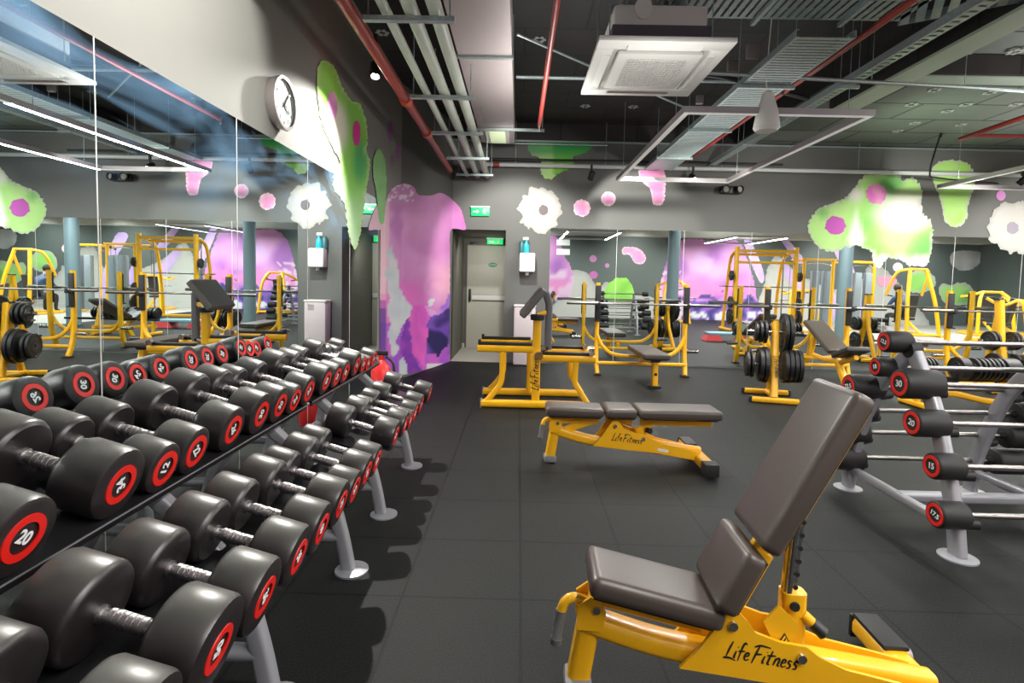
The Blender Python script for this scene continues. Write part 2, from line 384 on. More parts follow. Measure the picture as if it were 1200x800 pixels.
def rear_pt(x, y, off):
    p = on_plane(x, y, 1, 2*WB-WN-off); return Vector((p.x, 2*WB-p.y, p.z))
def nz(x, y, s, k=0): return noise.noise(Vector((x*s, y*s, k)))
def lerp(a, b_, t): t = max(0, min(1, t)); return tuple(a[i]*(1-t)+b_[i]*t for i in range(3))
def sstep(a, b_, x): t = max(0, min(1, (x-a)/(b_-a))); return t*t*(3-2*t)
def ell(cx, cy, rx, ry, n=20): return [(cx+rx*math.cos(2*PI*k/n), cy+ry*math.sin(2*PI*k/n)) for k in range(n)]
DN = 0
def decal(name, outline, colf, label, cat='mural', jag=1.0, step=5, off=.006, mapf=wall_pt, group=None, seg=2):
    global DN; DN += 1
    # densify and roughen the outline
    n = len(outline); pts = []
    for i in range(n):
        a = Vector(outline[i-1]); b_ = Vector(outline[i]); c = Vector(outline[(i+1) % n]); d = Vector(outline[(i+2) % n])
        m = max(2, int((c-b_).length/seg))
        for k in range(m):
            t = k/m; p = .5*((2*b_)+(c-a)*t+(2*a-5*b_+4*c-d)*t*t+(3*b_-a-3*c+d)*t**3)
            if jag:
                q1 = Vector((p.x*.35, p.y*.35, DN)); q2 = Vector((p.x*.9, p.y*.9, DN+9)); p = p+Vector((noise.noise(q1)*2+noise.noise(q2)*1.4, noise.noise(q1+Vector((0, 0, 50)))*2+noise.noise(q2+Vector((0, 0, 50)))*1.4))*jag
            pts.append(p)
    xs = [p.x for p in pts]; ys = [p.y for p in pts]
    m = len(pts); V = [Vector((p.x, p.y)) for p in pts]; E_ = [(i, (i+1) % m) for i in range(m)]
    def inside(x, y):
        c = False
        for i in range(m):
            p, q = pts[i], pts[(i+1) % m]
            if (p.y > y) != (q.y > y) and x < (q.x-p.x)*(y-p.y)/(q.y-p.y)+p.x: c = not c
        return c
    yv = min(ys)+step/2
    while yv < max(ys):
        xv = min(xs)+step/2
        while xv < max(xs):
            if inside(xv, yv): V.append(Vector((xv, yv)))
            xv += step
        yv += step
    vo, eo, fo, *_ = geometry.delaunay_2d_cdt(V, E_, [], 1, .05)
    me = bpy.data.meshes.new(name)
    me.from_pydata([mapf(v.x, v.y, off) for v in vo], [], [tuple(f) for f in fo]); me.materials.append(PRINT)
    ca = me.color_attributes.new('Col', 'FLOAT_COLOR', 'POINT')
    for i, v in enumerate(vo):
        # distance to edge for pale fringe
        ed = min((v-p).length for p in pts[::2])
        c = colf(v.x, v.y, ed); ca.data[i].color = (*c, 1)
    o = bpy.data.objects.new(name, me); COL.objects.link(o); tag(o, label, cat, group); return o
WH = (.50, .49, .46); PK = (.80, .30, .55); PP = (.42, .10, .55); DPK = (.65, .08, .42); GR = (.22, .58, .08); LG = (.50, .80, .28); DG = (.03, .30, .08)
def c_green(x, y, e):
    t = .5+1.1*nz(x, y, .02, 3); c = lerp(GR, LG, t); c = lerp(c, DG, sstep(.15, .5, nz(x, y, .03, 9))*.6)
    return lerp(WH, c, sstep(0, 5, e))
def c_white(x, y, e): return lerp((.36, .36, .34), WH, e/6+nz(x, y, .05)*.3)
def c_pink(x, y, e): return lerp((.85, .7, .72), PK, e/2.5)
def flat(c, c2=None): return lambda x, y, e: lerp(c, c2 or c, .5+nz(x, y, .08, 2))
# back wall
random.seed(12)
def petals(cx, cy, rx, ry, n=34, d=.16): return [(cx+rx*(1+random.uniform(-d, d*.6))*math.cos(2*PI*k/n), cy+ry*(1+random.uniform(-d, d*.6))*math.sin(2*PI*k/n)) for k in range(n)]
decal('painted_flower', petals(633, 246, 26, 27), c_white, 'white painted flower with grey centre on back wall right of the recess', 'mural')
decal('flower_centre', ell(637, 246, 5.5, 6), flat((.16, .13, .13)), 'dark grey round centre of the white painted flower above the dispenser', off=.009, jag=.4, step=3)
decal('paint_dot', ell(682, 244, 10, 10), c_pink, 'larger pink painted dot on back wall beside the white flower', jag=.6)
decal('paint_dot', ell(713, 233, 8.5, 8.5), c_pink, 'smaller pink painted dot on back wall left of the pale light pool', jag=.4)
decal('paint_drip', [(750, 198), (777, 198), (778, 236), (766, 239), (762, 222), (752, 212)], c_pink, 'pink painted drip hanging below the white ceiling pipe', jag=.6)
def c_g2(x, y, e): return lerp(lerp(WH, LG, sstep(620, 640, x)), DG, sstep(190, 176, y)*.8)if x < 650 else lerp(GR, DG, sstep(196, 170, y))
decal('paint_splash', [(620, 168), (640, 166), (692, 168), (686, 178), (672, 184), (671, 195), (655, 203), (644, 210), (634, 204), (633, 186), (622, 180)], c_g2, 'small green and white paint splash at top of back wall by the duct')
def c_big(x, y, e):
    c = c_green(x, y, 99); c = lerp(c, (.86, .84, .80), sstep(40, 14, math.hypot((x-1062)*.8, (y-248)*1.3)))
    c = lerp(c, (.10, .50, .10), sstep(30, 8, math.hypot(x-1085, (y-296)))*.6)
    c = lerp(c, (.80, .80, .74), max(sstep(14, 4, abs(x-1003)+abs(y-280)*.3), sstep(296, 306, y+nz(x, y, .1)*6)*.9, sstep(12, 3, math.hypot(x-1003, y-228))))
    return lerp(WH, c, sstep(0, 3, e))
decal('paint_splash', [(947, 268), (955, 248), (975, 238), (992, 230), (1004, 216), (1016, 205), (1052, 204), (1058, 212), (1070, 207), (1080, 222), (1081, 248), (1092, 262), (1091, 298), (1084, 312), (1070, 312), (1056, 306), (1040, 303), (1030, 314), (1022, 306), (1020, 294), (1004, 288), (992, 290), (975, 295), (958, 288)], c_big, 'large lime green paint splash overlapping the top of the back mirror', jag=1.4, off=.007)
decal('paint_spot', ell(1027, 227, 12, 12), flat((.68, .14, .50), (.85, .35, .62)), 'upper magenta spot inside the large green splash', off=.010, jag=.9, step=4)
decal('paint_spot', ell(979, 264, 11.5, 11), flat((.55, .09, .48)), 'lower magenta spot at left end of the large green splash', off=.010, jag=.8, step=4)
decal('paint_splash', [(1092, 197), (1103, 189), (1120, 188), (1135, 192), (1143, 206), (1141, 222), (1135, 238), (1132, 258), (1122, 266), (1108, 260), (1104, 244), (1100, 230), (1094, 214)], lambda x, y, e: lerp(WH, lerp(LG, (.38, .75, .12), .5+nz(x, y, .04)), sstep(0, 4, e)), 'green paint splash between the large green splash and the white flower at right')
decal('paint_dot', ell(1173, 229, 5.5, 6), flat((.65, .25, .6)), 'small purple dot above the right-hand white flower', jag=.2, step=4)
decal('painted_flower', petals(1190, 266, 33, 31, 36, .12), c_white, 'white painted flower with grey centre at right end of back wall', off=.007)
decal('flower_centre', ell(1187, 267, 7, 7), flat((.30, .27, .32)), 'grey centre of the right-hand white painted flower', off=.010, jag=.5, step=4)
# left wall
def c_gl(x, y, e):
    c = lerp((.28, .70, .10), (.50, .85, .42), sstep(210, 260, y)); c = lerp(c, (.86, .86, .80), sstep(17, 6, math.hypot((x-398)*1.2, (y-150)*.42))*.9)
    c = lerp(c, (.02, .38, .12), sstep(16, 4, math.hypot((x-422)*1.2, (y-190)*.42))*.85)
    if y > 165 and x < 402+(y-200)*.18: c = lerp(c, (.72, .74, .68), .9*sstep(7, 0, x-398-(y-200)*.15))
    return lerp((.55, .80, .35), c, sstep(0, 3, e))
decal('paint_splash', [(372, 82), (380, 71), (392, 78), (400, 100), (412, 118), (420, 120), (428, 138), (431, 160), (430, 176), (434, 190), (431, 212), (427, 240), (424, 265), (416, 292), (408, 272), (404, 240), (392, 222), (391, 206), (398, 190), (390, 172), (380, 150), (373, 120)], c_gl, 'tall green paint splash dripping from the left wall over the mirror', jag=.9, off=.007)
decal('paint_spot', ell(389.5, 124, 6, 17), flat((.72, .22, .62), (.80, .45, .70)), 'upper magenta spot in the tall green splash on left wall', off=.010, jag=.3, step=4)
decal('paint_spot', ell(418, 156, 4.5, 15), flat((.80, .05, .40)), 'lower crimson spot in the tall green splash on left wall', off=.010, jag=.3, step=4)
decal('paint_drip', [(437, 190), (441, 176), (446, 175), (451, 186), (453, 205), (452, 240), (449, 262), (444, 255), (441, 225), (438, 210)], flat((.32, .62, .25), (.22, .50, .18)), 'narrow green drip right of the tall green splash', jag=.5, off=.010, step=4)
for k, (x, y, a, b2) in enumerate(((457.5, 153, 3, 13), (467, 177, 3, 9.5), (460, 188, 1.8, 5))):
    decal('paint_dot', ell(x, y, a, b2), flat((.30, .12, .32)), ['tallest purple dot on left wall above the pink mural', 'middle purple dot on left wall above the pink mural', 'smallest purple dot on left wall above the pink mural'][k], jag=.1, step=4)
def pip(x, y, poly):
    c = False
    for i in range(len(poly)):
        p, q = poly[i-1], poly[i]
        if (p[1] > y) != (q[1] > y) and x < (q[0]-p[0])*(y-p[1])/(q[1]-p[1])+p[0]: c = not c
    return c
MW1 = [(462, 287), (466, 322), (472, 345), (484, 357), (480, 370), (471, 380), (462, 418), (456, 414), (452.5, 297)]
MW2 = [(475, 415), (480, 445), (466, 445), (470, 422)]
MW3 = [(500, 351), (507, 350), (509, 358), (503, 359)]
MNV = [(504, 373), (516, 366), (528, 358), (528, 398), (514, 417), (499, 413), (500, 390)]
MVI = [(498, 356), (512, 366), (528, 345), (528, 362), (506, 378)]
MDP = [(476, 370), (483, 380), (480, 402), (492, 440), (478, 440), (468, 408)]
MDR = [(485, 357), (506, 355), (501, 388), (497, 432), (484, 418), (481, 380)]
def c_mural(x, y, e):
    w = nz(x, y, .025, 4); w2 = nz(x, y, .07, 8); w3 = nz(x+w2*14, y*.45+w*20, .085, 5)
    X, Y = x+w2*5+w3*2, y+nz(y, x, .07, 3)*6
    c = lerp((.50, .17, .44), (.66, .30, .58), .5+w+.4*w3)
    if x < 455+(y-215)*.02: c = lerp(c, (.78, .52, .62), .7)
    c = lerp(c, (.80, .42, .55), sstep(296, 325, Y)*sstep(362, 335, Y)*.85*sstep(498, 522, X))
    c = lerp(c, (.72, .13, .50), sstep(318, 350, Y)*sstep(505, 480, X)*.75)
    c = lerp(c, (.40, .08, .42), .5*sstep(9, 2, abs(x-465-w2*6))*sstep(300, 270, y)*sstep(232, 250, y))
    if y > 378: c = lerp((.55, .12, .55), (.34, .09, .58), .5+w3+w)
    if pip(X, Y, MDR): c = lerp((.80, .13, .55), (.60, .10, .50), .5+w3)
    if pip(X, Y, MVI): c = lerp((.25, .10, .58), (.62, .30, .62), .5+w3*2)
    if pip(X, Y, MNV): c = lerp((.028, .022, .10), (.16, .07, .40), .45+w3*1.6)
    if pip(X, Y, MDP): c = lerp((.14, .04, .38), (.36, .06, .46), .5+w3)
    if x < 452: c = lerp(c, (.82, .55, .60) if y < 352 else (.10, .05, .30), .85 if y < 345 or y > 362 else .4)
    if pip(X, y, MW1) or pip(X, y, MW2) or pip(X, y, MW3): c = lerp((.62, .64, .66), (.50, .54, .60), .5+w2)
    if y > 425.5-(x-500)*.02 and x > 500: c = (.66, .62, .68)
    if y < 236 and x < 484 and nz(x, y, .25, 2) > .12: c = (.78, .66, .76)
    return c
decal('painted_mural', [(446, 268), (449, 255), (452, 240), (457, 224), (466, 217), (476, 215), (486, 220), (490, 228), (505, 229), (517, 226), (530, 234), (540, 245), (545, 262), (545, 269.5), (528.5, 269.5), (527.5, 300), (527, 350), (526.5, 400), (526, 427), (510, 430), (490, 435), (470, 440), (457, 444), (446, 446)], c_mural, 'tall pink and violet watercolour mural wrapping the corner beside the recess', jag=.25, off=.006, step=1.9, seg=2.5)
decal('paint_drip', [(432, 268), (437, 250), (444, 240), (450, 256), (447, 268), (440, 269)], flat((.80, .58, .66), (.78, .50, .62)), 'pale pink drip left of the large pink mural over the mirror edge', off=.008, jag=.3, step=4)
# rear wall (seen in the mirrors)
K = dict(mapf=rear_pt, off=.01)
G2 = 'prints on the wall behind the camera'
def c_rm(x, y, e):
    w = nz(x, y, .04, 5); w2 = nz(x+w*20, y, .11, 7)
    c = lerp((.34, .13, .42), (.62, .30, .58), .5+w*1.4)
    c = lerp(c, (.72, .22, .45), sstep(12, 4, abs(y-338)+w2*10)*.7)
    c = lerp(c, (.58, .38, .66), sstep(18, 8, math.hypot(x-822, (y-308)*1.1)+w2*4)*.8)
    if y > 350+w2*14: c = lerp((.05, .05, .20), (.28, .12, .50), .5+w2*2)
    if x < 800 and y > 318 and w2 > .05: c = (.66, .45, .62)
    if y > 366 and w2 > .22: c = (.6, .6, .62)
    return c
decal('painted_mural', [(775, 388), (772, 345), (778, 318), (783, 300), (795, 283), (812, 280), (835, 282), (852, 278), (868, 286), (878, 310), (886, 345), (888, 385)], c_rm, 'pink and violet cloud mural seen reflected in the back mirror', jag=.8, step=2.5, **K)
decal('painted_mural', [(900, 390), (896, 330), (910, 300), (935, 320), (965, 335), (1000, 340), (1020, 310), (1040, 318), (1062, 345), (1080, 392)], c_white, 'wide white painted shape low on the rear wall seen in the back mirror', jag=.8, step=7, mapf=rear_pt, off=.006)
decal('painted_mural', [(640, 378), (660, 345), (668, 318), (688, 320), (700, 336), (712, 330), (728, 344), (768, 350), (768, 378)], c_white, 'white painted mountain shape reflected left of the grey column', jag=.4, step=6, mapf=rear_pt, off=.006)
decal('painted_mural', [(636, 345), (636, 280), (650, 274), (662, 300), (672, 322), (668, 345), (655, 352)], c_rm, 'pink and violet splash reflected at left edge of the back mirror', jag=.6, step=5, **K)
decal('painted_bush', [(706, 350), (712, 335), (722, 326), (735, 327), (742, 338), (740, 352)], flat((.22, .55, .08), (.35, .70, .12)), 'round green painted bush reflected behind the flat bench', jag=.7, step=5, **K)
decal('paint_dot', ell(695, 303, 4.2, 4.2, 14), flat((.55, .25, .48)), 'pink dot reflected in the first back mirror pane', jag=.1, step=4, **K)
decal('paint_dot', ell(711.5, 311, 2.6, 2.6, 12), flat((.55, .25, .48)), 'tiny pink dot reflected in the first back mirror pane', jag=.05, step=4, seg=1.5, **K)
decal('paint_dot', ell(695.5, 322, 5, 4.5, 14), flat((.52, .16, .42)), 'dark pink dot on the white mountain reflected in the back mirror', jag=.1, step=4, mapf=rear_pt, off=.014)
decal('paint_splash', [(729, 292), (735, 289), (750, 292), (757, 302), (753, 309), (744, 308), (738, 299), (730, 298)], c_pink, 'pink blob reflected just left of the grey column', jag=.3, step=4, **K)
for k, pl in enumerate(([(916, 282), (922, 280), (942, 304), (938, 309), (930, 304)], [(912, 308), (918, 306), (940, 330), (945, 345), (930, 338)], [(978, 295), (992, 293), (1003, 325), (1012, 372), (1000, 360), (990, 320)], [(872, 285), (880, 283), (895, 320), (890, 330)], [(962, 330), (970, 325), (984, 365), (985, 385), (975, 370)])):
    decal('paint_stroke', pl, flat((.45, .32, .70), (.70, .50, .75)), 'lilac slanted brush stroke reflected %s' % ['above the tall yellow cage', 'behind the yellow cage posts', 'left of the blue grey column', 'left of the yellow cage', 'low behind the cable station'][k], jag=.4, step=5, mapf=rear_pt, off=.014)
decal('painted_bush', [(1062, 332), (1068, 320), (1080, 316), (1093, 322), (1096, 334), (1085, 342), (1068, 342)], c_green, 'green painted crown reflected above the yellow press machine', jag=.6, step=5, mapf=rear_pt, off=.02)
decal('painted_bush', [(1100, 342), (1104, 332), (1115, 334), (1122, 331), (1135, 333), (1142, 345), (1136, 356), (1110, 356)], c_green, 'wide green painted bush reflected right of the yellow press machine', jag=.6, step=5, mapf=rear_pt, off=.02)
decal('painted_flower', [(1113, 300), (1122, 294), (1148, 295), (1150, 304), (1142, 314), (1128, 317), (1116, 311)], flat((.35, .36, .37), (.55, .55, .54)), 'grey white painted flower reflected in the right mirror panes', jag=.5, step=5, **K)
decal('paint_dot', ell(1052, 313, 6, 5.5, 14), flat((.85, .62, .70)), 'pale pink dot reflected under the large green splash', jag=.1, step=4, **K)
decal('paint_dot', [(1028, 326), (1040, 323), (1050, 327), (1048, 334), (1032, 335)], flat((.80, .35, .50)), 'pink oval reflected right of the blue grey column', jag=.2, step=4, mapf=rear_pt, off=.02)
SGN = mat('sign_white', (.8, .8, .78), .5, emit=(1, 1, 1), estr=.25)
for k, (x, y) in enumerate(((660, 284), (660, 295), (1187, 304))):
    p = rear_pt(x, y, .03); t = tag(MB().box(p, (.50, .03, .22), bev=.014).build('wall_sign', SGN), 'white rounded notice sign on rear wall, %s' % ['upper of the two by the violet splash', 'lower of the two by the violet splash', 'beside the round red prohibition sign'][k], 'sign')
p = rear_pt(1190, 313, .03)
t = thing('prohibition_sign', 'round red and white no smoking sign on the rear wall', 'sign', p)
MB().lathe([(0, 0), (0, .15), (.01, .15), (.01, 0)], Rz(90)).build('sign_disc', WPL, t)
b = MB(); b.tube([(.13*math.cos(a*PI/12), .016, .13*math.sin(a*PI/12)) for a in range(25)], .012, 6); b.tube([(-.09, .016, .09), (.09, .016, -.09)], .012, 6); b.build('red_ring', RED, t)
b = MB(); b.box((0, .014, 0), (.14, .006, .02)); b.build('cigarette', BLKP, t)

# ------------------------------------------------------------------ ceiling services
# duct
t = thing('air_duct', 'long pinkish grey wrapped rectangular air duct under the black ceiling', 'duct', (-.33, 5.2, 3.2))
MB().box((0, 0, .16), (.45, 4.4, .32), bev=.004).build('duct_body', DUCT, t)
for y in (-.35, -2.0): MB().box((0, y-.3+.02, .155), (.475, .04, .35)).build('flange', GALV, t)
MB().box((0.01, 1.83, -.012), (.30, .62, .016)).build('grille_frame', WPL, t)
b = MB()
for k in range(14): b.box((.01, 1.57+k*.04, -.024), (.20, .008, .014), Rx(25))
b.build('grille_slats', mat('pale_green_grille', (.50, .60, .38), .5), t)
b = MB(); b.box((.12, 1.48, -.02), (.95, .03, .03))
b.tube([(.57, 1.48, 0), (.57, 1.48, .6)], .006, 6); b.build('hanger_bar', GALV, t)
b = MB(); b.tube([(-.27, 1.48, 0), (-.27, 1.48, .6)], .006, 6); b.build('hanger_rod', GALV, t)
# pale pipes
for k, (x, r_) in enumerate(((-.86, .032), (-.70, .045), (-.55, .045))):
    o = MB().tube([(x, 1.0, 2.98), (x, 8.58, 2.98)], r_, 16).build('service_pipe', WPIPE)
    tag(o, ['thinnest pale pipe next to the red fire pipe', 'middle of the three pale ceiling pipes', 'pale ceiling pipe nearest the wrapped duct'][k], 'pipe', 'pale parallel pipes along the ceiling')
for k, y in enumerate((3.35, 4.75, 5.9, 7.1, 8.2)):
    t = thing('pipe_hanger', 'galvanised trapeze hanger under the three pale pipes, %s from the camera' % ['nearest', 'second', 'third', 'fourth', 'farthest'][k], 'pipe hanger', (-.71, y, 2.915), group='hangers of the pale pipes')
    MB().box((0, 0, 0), (.56, .04, .03)).build('rail', GALV, t)
    for s in (-1, 1): MB().tube([(s*.25, 0, 0), (s*.25, 0, CZ+.25-2.915)], .005, 6).build('rod', GALV, t)
b = MB().tube([(-1.06, 1.0, 2.94), (-1.06, 8.0, 2.94)], .042, 16)
t = tag(b.build('fire_pipe', REDP), 'thick red fire pipe running beside the pale pipes by the left wall', 'pipe')
for y in (4.9, 6.0): MB().tube([(-1.06, y-.05, 2.94), (-1.06, y+.05, 2.94)], .056, 16).build('coupling', mat('orange_red', (.6, .07, .03), .4), t)
a = on_plane(654, -8, 2, 3.0); c = on_plane(632, 147, 2, 3.0)
t = tag(MB().tube([a, c], .021, 12).build('sprinkler_pipe', REDP), 'thin red sprinkler pipe hanging right of the duct', 'pipe')
MB().tube([c, c+Vector((0, .0, -.05))], .014, 10).build('sprinkler_head', CHR, t)
# pipe along the back wall with the track
t = tag(MB().tube([(-.55, 8.45, 3.13), (9.5, 8.45, 3.13)], .032, 14).build('service_pipe', mat('white_grey_pipe', (.55, .58, .58), .4)), 'long white pipe running along the top of the back wall', 'pipe')
for x in (-.1, 1.3, 3.1, 5.2, 8.1): MB().tube([(x, 8.45, 3.13), (x, 8.45, CZ if x > 3.3 else CZ+.24)], .005, 6).build('rod', GALV, t)
for x in (-.4, 2.1): MB().tube([(x-.05, 8.45, 3.13), (x+.05, 8.45, 3.13)], .038, 12).build('red_collar', REDP, t)
tag(MB().tube([(-.5, 8.38, 3.20), (4.0, 8.38, 3.20)], .018, 8).build('lighting_track', BLK), 'thin black lighting track above the white back pipe', 'track')
tag(MB().tube([(1.3, 8.3, 3.42), (-.5, 8.3, 3.42)], .012, 8).build('conduit', GALV), 'thin metal conduit high on the back wall left part', 'conduit')
# spotlights
EMW = mat('lamp_glow', (1, 1, 1), .5, emit=(1, .97, .9), estr=60)
EMS = mat('lamp_face', (1, 1, 1), .5, emit=(1, .97, .9), estr=8)
def spotlight(c, aim, label, lit=EMS, s=1.0, drop=.1):
    t = thing('spotlight', label, 'spotlight', c)
    d = (Vector(aim)-Vector(c)).normalized(); q = Vector((1, 0, 0)).rotation_difference(d).to_matrix().to_4x4()
    MB().lathe([(-.07*s, 0), (-.07*s, .038*s), (-.06*s, .045*s), (.06*s, .045*s), (.06*s, .036*s), (.05*s, .034*s), (.05*s, 0)], q, 18).build('lamp_body', BLK, t)
    MB().lathe([(.052*s, 0), (.052*s, .030*s)], q, 16).build('lamp_lens', lit, t)
    MB().box((0, 0, drop), (.03, .03, .09)).tube([(0, 0, .03), (0, 0, drop)], .008, 8).build('bracket', BLK, t)
    return t
p1 = on_plane(693, 206, 1, 8.2); spotlight(p1, (p1.x-.15, 8.6, 2.3), 'small black spotlight left on the track above the back mirror', drop=.12)
p2 = on_plane(852, 213, 1, 8.2)
p2 = on_plane(812, 208, 1, 8.2); spotlight(p2, (p2.x+.3, 7.0, 2.0), 'small black spotlight under the far end of the square light frame', drop=.12)
p3 = on_plane(1198, 212, 1, 8.0); spotlight(p3, (p3.x-.6, 8.6, 2.0), 'black spotlight at right end near the second light frame', drop=.12)
p4 = on_plane(440, 83, 1, 4.5); sp4 = spotlight(p4+Vector((0, 0, 0)), (p4.x*.9, 3.8, 1.2), 'bright white spotlight glaring beside the red fire pipe', EMW, drop=.25)
# twin emergency lamp
t = thing('emergency_lamp', 'black twin emergency lamp mounted on the back wall', 'lamp', on_plane(858, 222, 1, 8.5))
MB().box((0, .05, 0), (.34, .07, .12), bev=.02).build('case', BLK, t)
for s in (-1, 1):
    MB().lathe([(-.04, 0), (-.04, .05), (.04, .06), (.04, .05)], T(s*.1, -.02, 0) @ Rz(-90+s*15), 18).build('reflector', BLK, t)
    MB().lathe([(.02, 0), (.02, .045)], T(s*.1, -.02, 0) @ Rz(-90+s*15), 16).build('lamp_glass', mat('lamp_glass', (.7, .68, .6), .15, .6), t)
# LED frames
LEDM = mat('led_strip', (.8, .8, .78), .4, emit=(1, .98, .94), estr=.2)
ALU = mat('aluminium_profile', (.40, .37, .38), .4, .3)
def led_frame(x0, x1, y0, y1, z, label):
    t = thing('light_frame', label, 'light frame', ((x0+x1)/2, (y0+y1)/2, z)); w, l = x1-x0, y1-y0
    for n, c, s in (('side_profile', (-w/2, 0, 0), (.06, l, .05)), ('side_profile', (w/2, 0, 0), (.06, l, .05)), ('end_profile', (0, -l/2, 0), (w+.06, .06, .05)), ('end_profile', (0, l/2, 0), (w+.06, .06, .05))):
        MB().box(c, s).build(n, ALU, t)
        MB().box((c[0], c[1], -.027), (s[0]*.7 if s[0] < .1 else s[0]-.02, s[1]*.7 if s[1] < .1 else s[1]-.02, .006)).build('diffuser', LEDM, t)
    for sx in (-1, 1):
        for sy in (-1, 1): MB().tube([(sx*w/2, sy*l/2*.8, 0), (sx*w/2, sy*l/2*.8, CZ+.2-z)], .003, 5).build('wire', GALV, t)
    return t
led_frame(1.37, 2.90, 4.60, 7.65, 2.80, 'square suspended light frame hanging over the middle of the room')
led_frame(5.92, 7.45, 4.7, 7.72, 2.80, 'second suspended light frame at the right edge of the view')
led_frame(1.37, 2.90, -1.2, 1.6, 2.80, 'suspended light frame over the space behind the camera')
led_frame(6.5, 8.0, -1.8, 1.0, 2.80, 'suspended light frame over the machines seen in the mirror')
# air conditioner cassette
t = thing('air_conditioner', 'white square ceiling cassette air conditioner with a gridded centre', 'air conditioner', (.915, 4.02, 2.9)); t.scale = (.84, 1, 1)
b = MB()
for c, s in (((0, -.44, 0), (.95+.1, .13, .035)), ((0, .44, 0), (1.05, .13, .035)), ((-.455, 0, 0), (.14, .75, .035)), ((.455, 0, 0), (.14, .75, .035))): b.box(c, s, bev=.008)
b.build('panel_frame', WPL, t)
MB().box((0, 0, .01), (.79, .77, .02)).build('recess_panel', mat('ac_inner', (.50, .49, .46), .5), t)
b = MB()
for k in range(4):
    M = Rz(90*k) @ T(0, -.345, -.012)
    b.box((0, 0, 0), (.56, .055, .012), Matrix.Identity(4))
b.bm.free()
for k in range(4):
    M = Rz(90*k) @ T(0, -.425, -.021) @ Rx(-14)
    MB().box(M.translation, (.58, .06, .008), M.to_3x3().to_4x4()).build('louvre_flap', mat('ac_slot', (.25, .17, .15), .5) if k == 2 else WPL, t)
MB().box((0, 0, -.016), (.68, .66, .02), bev=.02).build('grille_plate', WPL, t)
b = MB()
for i in range(17): b.box((-.24+i*.03, 0, -.030), (.008, .50, .008))
for i in range(17): b.box((0, -.24+i*.03, -.030), (.50, .008, .008))
b.build('grille', WPL, t)
MB().box((0, 0, -.0265), (.49, .49, .002)).build('grille_backing', mat('grille_dark', (.17, .13, .11), .6), t)
MB().box((0, .03, .10), (.78, .70, .14)).build('lower_casing', mat('ac_band', (.10, .09, .11), .5), t)
MB().box((0, .05, .24), (.76, .70, .16), bev=.04).build('casing', WPL, t)
MB().lathe([(-.04, 0), (-.04, .07), (.04, .07), (.04, 0)], T(-.15, -.28, .28) @ Rz(90)).build('drain_cover', WPL, t)
for sx in (-1, 1):
    for sy in (-1, 1): MB().tube([(sx*.41, sy*.3, .1), (sx*.41, sy*.3, .85)], .005, 6).build('hanger_rod', GALV, t)
# cable trays
def tray(path_x, y0, y1, z, w, label, rung=.055, side=.05, name='cable_tray', alongx=False, step=None):
    t = thing(name, label, 'cable tray', (path_x, (y0+y1)/2, z) if not alongx else ((y0+y1)/2, path_x, z), Rz(90) if alongx else None); l = y1-y0
    for s in (-1, 1):
        MB().box((s*w/2, 0, side/2), (.004, l, side)).box((s*(w/2-.01), 0, side), (.02, l, .003)).box((s*(w/2-.012), 0, 0), (.024, l, .003)).build('side_rail', GALV, t)
    b = MB(); n = int(l/rung)
    for k in range(n): b.box((0, -l/2+(k+.5)*rung, 0), (w, rung*.62, .006))
    b.build('rungs', GALV, t)
    for y in (-l*.3, 0, l*.3):
        MB().box((0, y, -.02), (w+.08, .03, .03)).build('support_bar', GALV, t)
        for s in (-1, 1): MB().tube([(s*(w/2+.03), y, -.02), (s*(w/2+.03), y, CZ+.2-z)], .004, 6).build('hanger_rod', GALV, t)
    return t
tray(2.12, 3.9, 8.5, 3.1, .42, 'wide galvanised cable tray with close rungs above the light frame', rung=.05)
tray(2.95, 1.5, 8.5, 3.18, .10, 'narrow perforated cable channel beside the dark ceiling beam', rung=.07, side=.06)
tray(3.92, .62, 2.75, 3.30, .30, 'wide cable tray crossing above the air conditioner', rung=.06, side=.07, alongx=True)
t = thing('cable_tray', 'angled elbow piece where the crossing cable tray turns right', 'cable tray', (3.02, 3.78, 3.30), Rz(-32))
for s in (-1, 1): MB().box((0, s*.17, .03), (.8, .004, .07)).build('side_rail', GALV, t)
b = MB()
for k in range(9): b.box((-.36+k*.09, 0, 0), (.055, .34, .006))
b.build('rungs', GALV, t)
# red pipe behind tray
tag(MB().tube([(2.52, 3.0, 3.22), (2.52, 8.3, 3.22)], .026, 12).build('fire_pipe', REDP), 'red fire pipe running beside the wide cable tray', 'pipe')
q0 = on_plane(1125, 163, 1, 6.2); q1 = on_plane(1215, 132, 1, 5.4); q2 = on_plane(1215, 160, 1, 6.0)
t = tag(MB().tube([q0, q1], .025, 12).build('fire_pipe', REDP), 'red forked fire pipe under the grey ceiling at right', 'pipe')
MB().tube([q0+(q1-q0)*.15, q2], .018, 10).build('branch', REDP, t)
